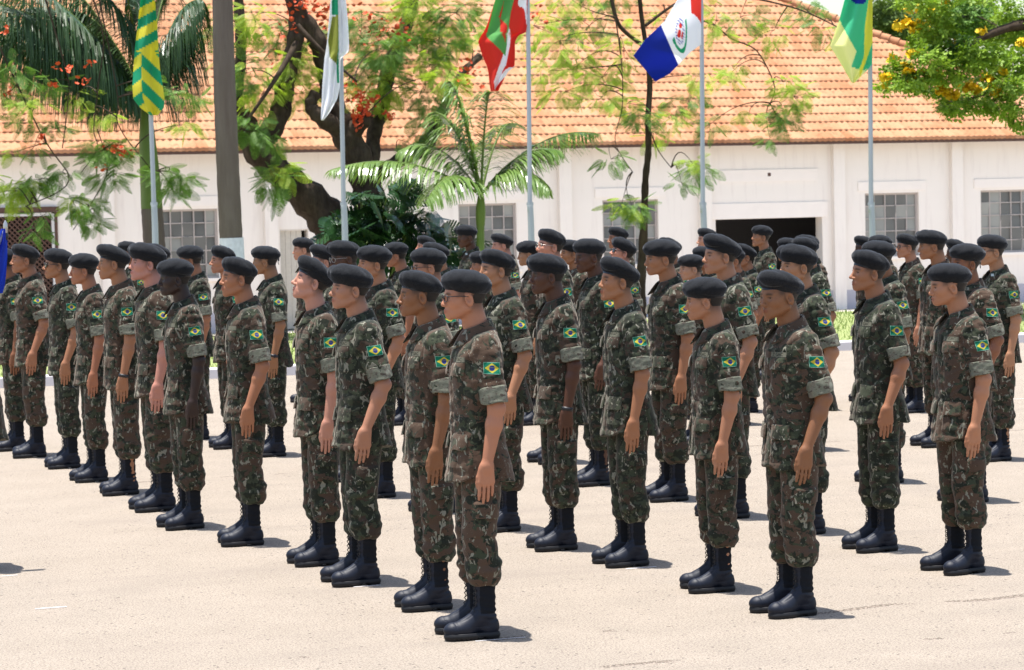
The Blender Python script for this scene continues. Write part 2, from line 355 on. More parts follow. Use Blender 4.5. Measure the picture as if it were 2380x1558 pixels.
def build_body(fp, pose, arm, seed, res=.0042):
    F = Field((-.22,-.33,.05),(.20,.33,1.80), res)
    # torso and legs under the clothes
    for a, b, r1, r2, sc in (((.02,0,1.36),(.0,0,.98),.092,.10,(1,1.35,1)),((.0,-.09,.90),(-.01,-.092,.50),.075,.05,(1,1,1)),((.0,.09,.90),(-.01,.092,.50),.075,.05,(1,1,1)),
                             ((-.01,-.092,.50),(.014,-.09,.10),.045,.026,(1,1,1)),((-.01,.092,.50),(.014,.09,.10),.045,.026,(1,1,1))):
        m = max(r1,r2)*max(sc)+.03; lo = np.minimum(a,b)-m; hi = np.maximum(a,b)+m
        sl, X, Y, Z = F.block(lo, hi); F.D[sl] = smin(F.D[sl], seg(X,Y,Z,a,b,r1,r2,sc), .04)
    for s in (-1,1):
        S, E, W, d = [np.array(v, float) for v in arm_points(arm if s < 0 else 0)]
        for v in (S,E,W,d): v[1] *= -s
        lo = np.minimum(np.minimum(S,E),W)-.09; hi = np.maximum(np.maximum(S,E),W)+.09; lo[2] -= .2; lo[1] -= .02; hi[1] += .02; lo[0] -= .06
        sl, X, Y, Z = F.block(lo, hi)
        m = E+(W-E)*.28+np.array([.003,0,0])
        a = seg(X,Y,Z,S+np.array([0,-s*.02,-.03]),E,.042,.0385)
        a = smin(a, seg(X,Y,Z,E,m,.0370,.0395), .02)
        a = smin(a, seg(X,Y,Z,m,W+(W-E)*.02,.0395,.0250,(1.0,.86,1)), .02)
        a = smin(a, seg(X,Y,Z,W,W+d*.02,.0245,.024,(1.12,.78,1)), .015)
        
        a = smin(a, ell(X,Y,Z,E+np.array([.030,0,.004]),(.014,.02,.02)), .02)
        F.D[sl] = smin(F.D[sl], a, .03)
        lo = W-np.array([.1,.07,.24]); hi = W+np.array([.08,.07,.05]); sl, X, Y, Z = F.block(lo, hi)
        F.D[sl] = smin(F.D[sl], hand(X,Y,Z,W,d,s,.10), .012)
    # neck and head
    R, o = head_frame(pose)
    sl, X, Y, Z = F.block((-.20,-.14,1.38),(.16,.14,1.80))
    nk = seg(X,Y,Z,(.028,0,1.40),(-.018,0,1.60),.066,.056,(1,.98,1))
    nk = smin(nk, seg(X,Y,Z,(-.028,0,1.50),(-.045,0,1.52),.018,.014), .02)
    F.D[sl] = smin(F.D[sl], nk, .04)
    dx, dy, dz = X-o[0], Y-o[1], Z-o[2]
    Hx = dx*R[0,0]+dy*R[1,0]+dz*R[2,0]; Hy = dx*R[0,1]+dy*R[1,1]+dz*R[2,1]; Hz = dx*R[0,2]+dy*R[1,2]+dz*R[2,2]
    hf = head_field(Hx, Hy, Hz, fp)
    F.D[sl] = smin(F.D[sl], hf, .018)
    V, Q = surface(F, 1)
    L = (V-o) @ R
    fx, fy, fz = L[:,0], L[:,1], L[:,2]
    hair = sig(fz-.004+.35*np.maximum(fx+.004,0), .006)*sig(.060-fx,.004)*sig(fz+.075-.25*(-fx-.03),.012)
    back = sig(-.016-fx, .006)*sig(fz+.058, .016); side = np.maximum(sig(fz-.006, .006)*sig(.050-fx,.005), .9*sig(fz+.020,.006)*sig(.026-fx,.004)*sig(fx-.004,.004))
    hair = np.clip(np.maximum(back, side), 0, 1)*(V[:,2] > 1.50)*sig(.1-np.abs(fy), .01)
    ear = np.exp(-(((fx+.006)/.024)**2+((fz+.014)/.036)**2))*(np.abs(fy) > .077); hair = hair*(1-np.clip(ear*2.2,0,1))
    brow = np.exp(-((np.abs(fy)-.034)/.019)**4)*np.exp(-((fz-.0185+.10*np.abs(np.abs(fy)-.028))/.0066)**2)*(fx > .05)
    lip = np.exp(-(fy/.021)**4)*np.exp(-((fz+.0685)/.0095)**4)*(fx > .080)
    lash = np.exp(-((np.abs(fy)-.034)/.015)**4)*np.exp(-((fz-.0018)/.0040)**2)*(fx > .06)
    hair2 = hair*(fx < .012); hq = Q[(hair2[Q] > .80).all(1)]; us, inv = np.unique(hq, return_inverse=True)
    hv = L[us]; c = hv-np.array([-.02,0,.02]); hv = hv+c/np.linalg.norm(c,axis=1)[:,None]*(.0010+.0030*np.clip((hair[us]-.8)*5,0,1))[:,None]
    hm = npmesh('hair', hv, inv.reshape(-1,4), [M['hair']])
    return npmesh('body', V, Q, [M['skin']], attrs={'hair': np.clip(hair,0,1), 'brow': np.clip(np.maximum(brow,lash*.8),0,1), 'lip': lip}), hm, (R, o)
def lathe_sections(X, Y, Z, zs, cx, a, b, n=2.4):
    z = Z.ravel(); A = np.interp(z, zs, a)[None,None,:]; B = np.interp(z, zs, b)[None,None,:]; C = np.interp(z, zs, cx)[None,None,:]
    q = (np.abs((X-C)/A)**n+np.abs(Y/B)**n)**(1/n)
    return (q-1)*np.minimum(A,B)
def build_jacket(arm, seed, res=.0048):
    F = Field((-.24,-.36,.73),(.26,.36,1.56), res)
    sl, X, Y, Z = F.block(F.lo, F.lo+F.n*res)
    rs = np.random.RandomState(seed); bel = rs.uniform(-.006,.010); fl = rs.uniform(0,.02)
    zs = [.74,.84,.95,1.08,1.20,1.32,1.38,1.42,1.455,1.50]
    q = lathe_sections(X,Y,Z,zs,[.012,.010,.006,0,-.003,.002,.006,.014,.022,.024],
        [.150+fl,.142+fl*.6,.126+bel,.117+bel,.120,.122,.116,.102,.082,.064],[.180+fl,.176+fl*.7,.170+bel,.166+bel,.174,.186,.190,.176,.132,.078], 2.3)
    for s in (-1,1):
        S, E, W, d = [np.array(v, float) for v in arm_points(arm if s < 0 else 0)]
        for v in (S,E): v[1] *= -s
        T = S+(E-S)*.77
        q = smin(q, seg(X,Y,Z,S+np.array([0,-s*.015,-.002]),T,.066,.059), .03)
        q = smin(q, seg(X,Y,Z,(.02,s*.07,1.452),(.012,s*.150,1.428),.034,.043), .03)
        # cut the sleeve at the cuff
        ax = (E-S)/np.linalg.norm(E-S); cut = (X-T[0])*ax[0]+(Y-T[1])*ax[1]+(Z-T[2])*ax[2]-.012
        reg = s*Y > .138+.032*np.clip((1.25-Z)/.1,0,1)
        q = np.where(reg, smax(q, cut, .006), q)
        # arm hole groove between sleeve and torso
        g = np.exp(-((s*Y-.158-.05*np.clip(1.40-Z,0,.2))/.006)**2)*box01(Z,1.22,1.44,.015); q = q+.0045*g
    ang_front = sig(-X-.01,.02)
    # folds
    mid = np.exp(-((Z-1.07)/.10)**2); arm_ = sig(np.abs(Y)-.165,.015)*sig(Z-1.2,.03)
    w = waves(X,Y,Z,seed,24,(1,.9,.5),5,True)*.0026
    w = w+waves(X,Y,Z,seed+1,34,(.6,.6,1.7),6,True)*.0034*(mid+.8*arm_+.25)
    w = w+waves(X,Y,Z,seed+2,70,(.8,.8,1.0),6,True)*.0006
    w = w+.010*np.exp(-((Z-1.10-.25*(X+.05))/.012)**2)*sig(X,.03)*-1*(np.abs(Y) < .2)*.5
    # drapes radiating from the shoulder point
    for s in (-1,1):
        th = np.arctan2(Z-1.47, s*Y-.10+0*Z)
        ph = np.arctan2(X-.01, 1.50-Z)
        w = w+.0035*np.sin(ph*15+seed)*sig(s*Y-.138,.02)*box01(Z,1.25,1.42,.03)
    q = q+w
    # pockets, flaps, placket, hem
    fl_ = .0
    for s in (-1,1):
        fr = sig(-X-.02,.012)
        ch = box01(s*Y,.042,.140,.0022)*fr; lo_ = box01(s*Y,.038,.152,.0022)*fr
        q = q-.0045*ch*box01(Z,1.195,1.335,.0016)-.0030*ch*box01(Z+.12*(s*Y-.1)*0,1.285,1.338,.0018)
        q = q-.0055*lo_*box01(Z,.825,.985,.0016)-.0025*lo_*box01(Z,.925,.992,.0018)
        q = q+.003*np.exp(-((s*Y-.1)/.003)**2)*fr*box01(Z,.825,.925,.003)
    q = q-.0050*box01(Y,-.022,.026,.0022)*sig(-X,.012)
    q = q-.0030*box01(Z,.70,.795,.0016)
    q = q+.0035*np.exp(-((Z-1.405+.35*np.abs(X-.01)*0)/.0028)**2)*sig(-X-.04,.01)*(np.abs(Y) < .16)
    hem = .768+.010*np.sin(3*np.arctan2(Y,X)+seed)+.006*np.sin(7*np.arctan2(Y,X)+2*seed)
    q = smax(q, hem-Z, .003)
    hole = seg(X,Y,Z,(.012,0,1.42),(-.004,0,1.56),.064,.058)
    q = smax(q, -smax(hole, 1.475-Z-.16*np.clip(X,-.1,.05), .004), .004)
    q = smax(q, Z-(1.478+.28*np.clip(X,-.1,.07)), .008)
    F.D[sl] = q
    V, Q = surface(F, 0)
    return npmesh('jacket', V, Q, [M['camo']]), F
def build_cuff(arm, side, seed):
    S, E, W, d = [np.array(v, float) for v in arm_points(arm if side < 0 else 0)]
    for v in (S,E): v[1] *= -side
    T = S+(E-S)*.77; ax = (E-S)/np.linalg.norm(E-S)
    F = Field(T-.13, T+.13, .0042); sl, X, Y, Z = F.block(F.lo, F.lo+F.n*F.res)
    t = (X-T[0])*ax[0]+(Y-T[1])*ax[1]+(Z-T[2])*ax[2]
    rx, ry = X-T[0]-ax[0]*t, Y-T[1]-ax[1]*t; rz = Z-T[2]-ax[2]*t
    r = np.sqrt(rx*rx+ry*ry+rz*rz); an = np.arctan2(ry, rx)
    tilt = .006*np.sin(an+seed)+.003*np.sin(3*an+seed*2)
    R0 = .0655-.03*(t)+.002*np.sin(5*an+seed)+waves(X,Y,Z,seed+7,60,(1,1,1),5,True)*.0016
    q = smax(np.abs(r-R0+.005)-.0075, smax(t-.040+tilt, -t-.036+tilt*.5, .002), .0035)
    q = q+.0016*np.exp(-((t-.024+tilt+.008*np.sin(an*2+seed))/.0025)**2)
    F.D[sl] = q
    V, Q = surface(F, 1)
    return npmesh('cuff', V, Q, [M['cuff']])
def build_trousers(seed, res=.0048):
    F = Field((-.18,-.26,.22),(.18,.26,.92), res); sl, X, Y, Z = F.block(F.lo, F.lo+F.n*res)
    rs = np.random.RandomState(seed); q = lathe_sections(X,Y,Z,[.70,.80,.95],[.006,.006,.008],[.09,.125,.13],[.15,.175,.17],2.3); q = smax(q, .78-Z, .03)
    for s in (-1,1):
        zz = Z.ravel(); jt = rs.uniform(-.008,.008)
        cx = np.interp(zz,[.24,.34,.52,.70,.92],[.006,.004,-.012+jt,-.002,.006])[None,None,:]
        cy = s*np.interp(zz,[.24,.52,.80,.92],[.084,.088,.086,.080])[None,None,:]
        ra = np.interp(zz,[.24,.262,.285,.33,.42,.52,.62,.75,.86],[.054,.062,.077,.083,.079,.083,.088,.096,.100])[None,None,:]
        rb = ra*np.interp(zz,[.24,.5,.8],[.93,.93,.90])[None,None,:]
        d = np.sqrt(((X-cx)/ra)**2+((Y-cy)/rb)**2)-1
        l = d*np.minimum(ra,rb)
        an = np.arctan2(Y-cy, X-cx)
        # bunched cloth at the boot top and behind the knee
        bun = np.exp(-((Z-.345)/.065)**2)+.7*np.exp(-((Z-.50)/.055)**2)
        l = l-.0075*bun*(np.sin((Z*78+1.5*np.sin(an+seed+s)+1.1*np.sin(2*an+seed))))*(.55+.45*np.sin(an*1.5+seed*s))
        l = l-.003*np.exp(-((an+np.pi*np.sign(an))/.10)**2)*sig(.8-Z,.05)*0
        l = smax(l, .262+.004*np.sin(3*an)-Z, .006)
        # cargo pocket on the outer thigh
        if True:
            out = sig(s*(Y-cy)-.02,.010); pk = box01(X,-.062,.070,.0022)
            l = l-.0060*out*pk*box01(Z,.500,.665,.0022)-.0085*out*pk*box01(Z,.615,.672,.0018)
        l = l+.0025*np.exp(-((X-cx-.01)/.0028)**2)*sig(s*(Y-cy),.01)*(1-box01(Z,.50,.672,.004))
        q = smin(q, l, .006 if s > 0 else .012)
    w = waves(X,Y,Z,seed,20,(1,1,.35),5,True)*.0036+waves(X,Y,Z,seed+3,38,(.6,.6,1.6),6,True)*.0028*(.25+np.exp(-((Z-.36)/.1)**2)+.5*np.exp(-((Z-.78)/.06)**2))+waves(X,Y,Z,seed+5,80,(1,1,1),5,True)*.0005
    F.D[sl] = q+w
    V, Q = surface(F, 0)
    fl = []
    for s in (-1,1):
        nu, nv = 16, 8; xs = np.linspace(-.066,.072,nu+1); zs = np.linspace(.592,.660,nv+1); P = np.stack(np.meshgrid(xs, [s*.24], zs, indexing='ij'), -1)[:,0]
        P = smooth_patch(project(F, P, (0,-s,0), .003), 4); P[:,:,1] += s*(.004+.008*(1-np.linspace(0,1,nv+1))**1.5)[None,:]; V2, Q2, _ = sheet(P, .004, (0,-s,0)); fl.append(npmesh('pocket_flap', V2, Q2, [M['camo']], smooth=False))
    return npmesh('trousers', V, Q, [M['camo']]), fl
def build_boot(seed=0):
    # left boot around the origin (ankle axis at x=0), toe to -x
    F = Field((-.25,-.08,-.005),(.12,.08,.345), .004); sl, X, Y, Z = F.block(F.lo, F.lo+F.n*F.res)
    q = seg(X,Y,Z,(.006,0,.33),(.014,0,.14),.050,.044,(1.10,.90,1))
    q = smax(q, Z-.325, .003)
    q = smin(q, ell(X,Y,Z,(.030,0,.060),(.052,.040,.055)), .03)
    q = smin(q, seg(X,Y,Z,(-.01,0,.115),(-.10,0,.068),.044,.034,(1,.98,1)), .03)
    q = smin(q, ell(X,Y,Z,(-.125,.002,.048),(.085,.046,.036)), .035)
    q = smin(q, ell(X,Y,Z,(-.165,.002,.050),(.045,.044,.036)), .012)
    q = smax(q, .026-Z, .004)
    ankle = np.exp(-((Z-.135)/.05)**2)
    q = q+.0028*ankle*np.sin(Z*210+2.2*X*40*0+1.2*np.sin(X*45+seed))*sig(X+.02,.02)+.0016*np.sin(Z*120+np.sin(X*60))*sig(Z-.16,.02)
    q = q+.0025*np.exp(-((X+.145+.5*(Z-.05))/.0022)**2)*sig(Z-.05,.006)                    # toe-cap seam
    q = q-.0035*box01(Y,-.022,.022,.003)*sig(-X-.012,.006)*sig(Z-.095,.01)                    # tongue and eyelet strip
    q = q+.0030*np.exp(-((np.abs(Y)-.0235)/.0018)**2)*sig(-X-.01,.006)*sig(Z-.10,.01)
    q = q+.002*np.exp(-((Z-.062-.25*np.clip(X,0,.1))/.0022)**2)*sig(X+.06,.01)
    F.D[sl] = q; V, Q = surface(F, 1)
    cz = V[Q].mean(1); fab = (cz[:,2] > .125) & (cz[:,0] > -.028)
    b = npmesh('boot', V, Q, [M['boot'], M['boot_cloth']], fab.astype(int))
    F = Field((-.25,-.08,-.01),(.12,.08,.07), .0038); sl, X, Y, Z = F.block(F.lo, F.lo+F.n*F.res)
    o = smin(seg(X,Y,0*Z,(-.163,.002,0),(-.110,.002,0),.048,.048), seg(X,Y,0*Z,(-.11,.002,0),(.042,0,0),.045,.041), .03)
    q = smax(o+.0025*np.cos(Z*160), np.maximum(Z-.034-.03*np.clip(-X-.17,0,.05)*4, -Z), .004)
    q = smax(q, -np.maximum(np.abs(X+.020)-.022, Z-.012), .003)
    q = q+.0016*(np.sin(Z*900) > .2)*sig(-X-.185,.004)
    for k in range(12):
        q = smax(q, -np.maximum(np.maximum(np.abs(X+.205-.0235*k)-.003, Z-.008), -(np.abs(Y)-.036)), .001)
    F.D[sl] = q+.0014*np.exp(-((Z-.027)/.002)**2); V, Q = surface(F, 0)
    so = npmesh('sole', V, Q, [M['sole']])
    # laces
    vs, qs = [], []
    def tube(p, r=.0022, n=5):
        p = np.array(p, float); base = len(np.concatenate(vs)) if vs else 0
        t = np.gradient(p, axis=0); t /= np.linalg.norm(t,axis=1)[:,None]; up = np.array([0,0,1.]); a = np.cross(t, up); a /= np.linalg.norm(a,axis=1)[:,None]+1e-9; b2 = np.cross(t,a)
        an = np.arange(n)*2*np.pi/n
        vs.append((p[:,None]+r*(np.cos(an)[None,:,None]*a[:,None]+np.sin(an)[None,:,None]*b2[:,None])).reshape(-1,3))
        for i in range(len(p)-1):
            for j in range(n): qs.append((base+i*n+j, base+i*n+(j+1)%n, base+(i+1)*n+(j+1)%n, base+(i+1)*n+j))
    for k in range(9):
        z = .115+.024*k; x0 = -.0505 if z > .15 else -.0505-(.15-z)*.9
        x1 = -.0505 if z+.024 > .15 else -.0505-(.126-z)*.9
        for s in (-1,1): tube([(x0+.006,s*.020,z),((x0+x1)/2-.004,0,z+.012),(x1+.006,-s*.020,z+.024)])
    la = npmesh('laces', np.concatenate(vs), np.array(qs), [M['sole']])
    return b, so, la
def build_beret(seed):
    F = Field((-.15,-.15,-.02),(.15,.15,.16), .004); sl, X, Y, Z = F.block(F.lo, F.lo+F.n*F.res)   # head frame: X forward
    rs = np.random.RandomState(seed); tl = (-.02,-.12,-.22,-.16,-.30,-.06)[seed%6]; dr = rs.uniform(-.10,.02)
    Z2 = Z-.070+tl*X+dr*Y*.25-.10*np.clip(-X-.02,0,.1)*0; n = 2.03
    q = ((np.abs((X+.004)/.119)**n+np.abs((Y-.004)/.103)**n+np.abs(Z2/np.where(Z2 > 0,.063,.070))**n)**(1/n)-1)*.055
    q = q+.0036*waves(X,Y,Z,seed+40,15,(1,1,.6),4)+.0016*waves(X,Y,Z,seed+50,38,(1,1,.7),5,True)
    for _ in range(3): a = rs.uniform(0,3.14); c_, s_ = math.cos(a), math.sin(a); o_ = rs.uniform(-.05,.05); q = q+.0035*np.exp(-((X*c_+Y*s_*.6+Z2*.8-o_)/.007)**2)*np.exp(-((X*s_-Y*c_)/.05)**2)
    q = q+.010*np.exp(-(((X-rs.uniform(-.05,.05))/.035)**2+((Y+.05)/.05)**2))*sig(Z2-.01,.01)*rs.uniform(-.4,1)
    F.D[sl] = q; V, Q = surface(F, 1)
    be = npmesh('beret', V, Q, [M['beret']])
    # leather sweat band with its bow at the nape
    vs, qs = [], []; n = 48
    for i in range(n):
        a = 2*np.pi*i/n; c, s_ = math.cos(a), math.sin(a)
        for (k, z) in ((1.0,-.006),(1.0,.012),(.93,.012),(.93,-.006)):
            vs.append((-.012+.1015*k*c, .0815*k*s_, .026+z+.012*c))
    for i in range(n):
        j = (i+1)%n
        for k in range(4): qs.append((i*4+k, j*4+k, j*4+(k+1)%4, i*4+(k+1)%4))
    bd = npmesh('band', np.array(vs), np.array(qs), [M['band']])
    return be, bd
def build_collar(seed):
    vs, qs = [], []; n = 40; rs = np.random.RandomState(seed); op = math.radians(rs.uniform(20,30)); m = 7
    for i in range(n+1):
        t = i/n; a = op+(2*math.pi-2*op)*t            # 0 = front (-x)
        fr = (1+math.cos(a))/2; c, s_ = -math.cos(a), math.sin(a)
        for j in range(m):
            k = j/(m-1)
            r1 = .064+.006*fr; r2 = .098+.038*fr**3
            z1 = 1.546-.056*fr; z2 = 1.462-.056*fr**2
            kk = math.sin(k*math.pi/2)
            if k < .25: r = r1+.006*(k/.25); z = z1-.002+.006*math.sin(k/.25*math.pi/2)
            else: u = (k-.25)/.75; r = r1+.006+(r2-r1-.006)*u; z = z1+.004+(z2-z1-.004)*u**1.1+.004*math.sin(6*a+seed)*u
            vs.append((.002+r*c*1.02-.012*fr*k+.010*(1-fr)*k, r*s_, z))
    for i in range(n):
        for j in range(m-1): qs.append((i*m+j, i*m+j+1, (i+1)*m+j+1, (i+1)*m+j))
    V = np.array(vs); Q = np.array(qs)
    # standing inner band + thickness
    V2 = V.copy(); c = np.array([.002,0]); d = V2[:,:2]-c; V2[:,:2] -= d/np.linalg.norm(d,axis=1)[:,None]*.004; V2[:,2] -= .004; nV = len(V)
    Qs = [Q, Q[:,::-1]+nV]; b = []
    for j in (0, m-1):
        for i in range(n):
            q = (i*m+j,(i+1)*m+j,(i+1)*m+j+nV,i*m+j+nV); b.append(q if j == 0 else q[::-1])
    for i in (0,n):
        for j in range(m-1):
            q = (i*m+j, i*m+j+1, i*m+j+1+nV, i*m+j+nV); b.append(q[::-1] if i == 0 else q)
    vs, qs = [], []
    for i in range(n+1):
        t = i/n; a = op*.7+(2*math.pi-1.4*op)*t; fr = (1+math.cos(a))/2
        for z, r in ((1.45-.01*fr,.071),(1.543-.054*fr,.064)): vs.append((.002-r*math.cos(a), r*math.sin(a), z))
    o = nV*2; q2 = [(o+2*i, o+2*i+1, o+2*i+3, o+2*i+2) for i in range(n)]
    return npmesh('collar', np.concatenate([V,V2,np.array(vs)]), np.concatenate(Qs+[np.array(b), np.array(q2)]), [M['camo']])
def patch_grid(F, c, eu, ev, w, h, d, nu, nv, lift):
    u = np.linspace(-.5,.5,nu+1)*w; v = np.linspace(-.5,.5,nv+1)*h
    P = np.array(c)[None,None]+u[:,None,None]*np.array(eu)+v[None,:,None]*np.array(ev)
    return project(F, P, d, lift)
def sheet(P, thick, d):
    nu, nv = P.shape[0]-1, P.shape[1]-1; d = np.array(d, float)/np.linalg.norm(d); V = P.reshape(-1,3); V = np.concatenate([V, V+d*thick]); N = (nu+1)*(nv+1); qs = []
    I = lambda i,j: i*(nv+1)+j
    for i in range(nu):
        for j in range(nv): qs.append((I(i,j),I(i+1,j),I(i+1,j+1),I(i,j+1)))
    top = len(qs)
    for i in range(nu): qs += [(I(i,0),I(i,0)+N,I(i+1,0)+N,I(i+1,0)), (I(i,nv),I(i+1,nv),I(i+1,nv)+N,I(i,nv)+N)]
    for j in range(nv): qs += [(I(0,j),I(0,j+1),I(0,j+1)+N,I(0,j)+N), (I(nu,j),I(nu,j)+N,I(nu,j+1)+N,I(nu,j+1))]
    return V, np.array(qs), top
def smooth_patch(P, it=6):
    for _ in range(it):
        Q = P.copy(); Q[1:-1] = (P[:-2]+2*P[1:-1]+P[2:])/4; P = Q; Q = P.copy(); Q[:,1:-1] = (P[:,:-2]+2*P[:,1:-1]+P[:,2:])/4; P = Q
    return P
def build_flaps(F):
    out = []
    for (y0, y1, z0, z1) in ((-.147,-.042,1.278,1.340),(.042,.147,1.278,1.340),(-.159,-.037,.920,.995),(.037,.159,.920,.995)):
        nu, nv = 22, 10; ys = np.linspace(y0,y1,nu+1); zs = np.linspace(z0,z1,nv+1)
        P = np.stack(np.meshgrid([-.20], ys, zs, indexing='ij'), -1)[0]; P = smooth_patch(project(F, P, (1,0,0), .003), 5)
        t = (zs-z0)/(z1-z0); lift = .0045+.0085*(1-t)**1.5; e = np.abs(np.linspace(-1,1,nu+1)); P[:,:,0] -= lift[None,:]*(1-.35*e[:,None]**6)
        P[:,0,2] += .004*np.cos(np.linspace(-1,1,nu+1)*6)*.5
        V, Q, top = sheet(P, .004, (1,0,0)); out.append(npmesh('pocket_flap', V, Q[:,::-1], [M['camo']], smooth=False))
    return out
def build_flag_patch(F, arm, tilt):
    S, E, W, d = [np.array(v, float) for v in arm_points(arm)]
    c = S+(E-S)*.33; c[1] = -.25; ax = (E-S)/np.linalg.norm(E-S); ct, st = math.cos(tilt), math.sin(tilt)
    eu = np.array([ct,0,st]); ev = np.array([-st+ax[0]*-.3,0,ct]); ev /= np.linalg.norm(ev)
    nu, nv = 48, 34
    P = smooth_patch(patch_grid(F, c, eu, ev, .080, .056, (0,1,0), nu, nv, .0030), 8)
    V, Q, top = sheet(P, .004, (0,1,0)); mi = np.zeros(len(Q), int)
    for i in range(nu):
        for j in range(nv):
            x = (i+.5)/nu*2-1; y = (j+.5)/nv*2-1; k = i*nv+j
            if abs(x) > .955 or abs(y) > .94: mi[k] = 3
            elif math.hypot(x*.040, y*.028) < .0132: mi[k] = 4 if abs(y-.14+.55*x*x) < .065 else 2
            elif math.hypot(x*.080, y*.056) < .0:
                mi[k] = 3 if abs(y-.10+.25*x*x) < .045 and abs(x) < .30 else 2
            elif abs(x)/.87+abs(y)/.85 < 1: mi[k] = 1
    return npmesh('flag_patch', V, Q, [M['f_green'],M['f_yellow'],M['f_blue'],M['f_white'],M['tape']], mi, smooth=False)
def build_tape(F, text=True):
    """cloth strip above the chest pocket, lettered"""
    P = smooth_patch(patch_grid(F, (-.14,-.092,1.355), (0,1,0), (0,0,1), .105, .024, (1,0,0), 16, 4, .0035), 4)
    V, Q, top = sheet(P, .004, (1,0,0))
    me = npmesh('name_tape', V, Q[:,::-1], [M['tape']], smooth=False)
    if not text: return me, None
    cu = bpy.data.curves.new('tape_text', 'FONT'); cu.body = '2º GAC'; cu.size = .024; cu.align_x = 'CENTER'; cu.align_y = 'CENTER'
    o = bpy.data.objects.new('tape_text', cu); bpy.context.scene.collection.objects.link(o)
    bpy.context.view_layer.update(); tm = bpy.data.meshes.new_from_object(o.evaluated_get(bpy.context.evaluated_depsgraph_get()))
    bpy.data.objects.remove(o)
    co = np.empty(len(tm.vertices)*3); tm.vertices.foreach_get('co', co); co = co.reshape(-1,3)
    pts = np.stack([np.full(len(co), -.14), -.098-co[:,0]*-1*-1*-1, 1.355+co[:,1]], 1) if False else np.stack([np.full(len(co), -.14), -.092-co[:,0], 1.355+co[:,1]], 1)
    # text reads left to right for a viewer in front: viewer's right is the wearer's left (-y)
    pr = project(F, pts, (1,0,0), .0048)
    # follow the smoothed tape
    u = (pts[:,1]+.092)/.105+.5; g = np.clip(u*16,0,15.999); i = g.astype(int); f = g-i
    base = (P[i,2,0]*(1-f)+P[i+1,2,0]*f); pr[:,0] = base-.0015
    tm.vertices.foreach_set('co', pr.ravel()); tm.materials.clear(); tm.materials.append(M['ink']); tm.name = 'lettering'; tm.update()
    return me, tm
def build_eye():
    vs, qs, mi = [], [], []; n, m = 14, 10
    for i in range(m+1):
        a = math.pi*i/m
        for j in range(n): b = 2*math.pi*j/n; vs.append((.0118*math.cos(a), .0118*math.sin(a)*math.cos(b), .0118*math.sin(a)*math.sin(b)))
    for i in range(m):
        for j in range(n): qs.append((i*n+j, i*n+(j+1)%n, (i+1)*n+(j+1)%n, (i+1)*n+j)); mi.append(1 if i < 3 else 0)
    return npmesh('eye', np.array(vs), np.array(qs), [M['eye_white'], M['iris']], mi)
def tube_mesh(name, paths, mat, n=6):
    vs, qs = [], []; base = 0
    for p, r in paths:
        p = np.array(p, float); t = np.gradient(p, axis=0); t /= np.linalg.norm(t,axis=1)[:,None]+1e-12
        rr = np.broadcast_to(np.asarray(r, float), (len(p),))
        up = np.where(np.abs(t[:,2:3]) > .9, np.array([[1.,0,0]]), np.array([[0,0,1.]])); a = np.cross(t, up); a /= np.linalg.norm(a,axis=1)[:,None]+1e-9; b = np.cross(t,a)
        for i in range(1,len(a)):
            if a[i]@a[i-1] < 0: a[i] *= -1; b[i] *= -1
        an = np.arange(n)*2*np.pi/n
        vs.append((p[:,None]+rr[:,None,None]*(np.cos(an)[None,:,None]*a[:,None]+np.sin(an)[None,:,None]*b[:,None])).reshape(-1,3))
        L = len(p)
        i, j = np.meshgrid(np.arange(L-1), np.arange(n), indexing='ij'); i = i.ravel(); j = j.ravel()
        qs.append(np.stack([base+i*n+j, base+i*n+(j+1)%n, base+(i+1)*n+(j+1)%n, base+(i+1)*n+j],1)); base += L*n
    return npmesh(name, np.concatenate(vs), np.concatenate(qs), [mat])
def build_glasses(frame, lens):
    paths = []; lv, lq = [], []
    for s in (-1,1):
        ring = [(.1015-.25*max(abs(.033*s+.024*math.cos(a)*s)-.03,0), .033*s+.0235*math.cos(a)*s, -.004+.0175*math.sin(a)*(1 if abs(math.sin(a)) < .9 else .97)) for a in np.linspace(0,2*math.pi,25)]
        paths.append((ring, .0024 if frame is M['dark_frame'] else .0015))
        paths.append(([(.0965,.057*s,.004),(.088,.070*s,.006),(.04,.0795*s,.006),(-.006,.081*s,.002),(-.02,.079*s,-.012)], .0024 if frame is M['dark_frame'] else .0014))
        b = len(lv); lv.append((.1015,.033*s,-.004)); lv += [tuple(p) for p in ring[:-1]]
        for k in range(24): lq.append((b, b+1+k, b+1+(k+1)%24))
    paths.append(([(.1015,-.010,.0),(.106,0,.003),(.1015,.010,.0)], .0016))
    return tube_mesh('glasses', paths, frame), npmesh('lens', np.array(lv), np.array(lq), [lens])
def build_watch():
    t = np.linspace(0,2*np.pi,25); vs, qs = [], []
    for a in t[:-1]:
        for (k, z) in ((1,.011),(1.0,-.011),(.90,-.011),(.90,.011)): vs.append((.0360*k*math.cos(a), .0285*k*math.sin(a), z))
    for i in range(24):
        j = (i+1)%24
        for k in range(4): qs.append((i*4+k, j*4+k, j*4+(k+1)%4, i*4+(k+1)%4))
    band = npmesh('wristwatch', np.array(vs), np.array(qs), [M['watch']])
    vs, qs = [], []; n = 16
    for z, r in ((-.027,.0),(-.0345,.016),(-.0365,.014),(-.0365,0)):
        for i in range(n): a = 2*math.pi*i/n; vs.append((r*math.cos(a), z, r*math.sin(a)))
    for k in range(3):
        for i in range(n): j = (i+1)%n; qs.append((k*n+i, k*n+j, (k+1)*n+j, (k+1)*n+i))
    return band, npmesh('dial', np.array(vs), np.array(qs), [M['band']])
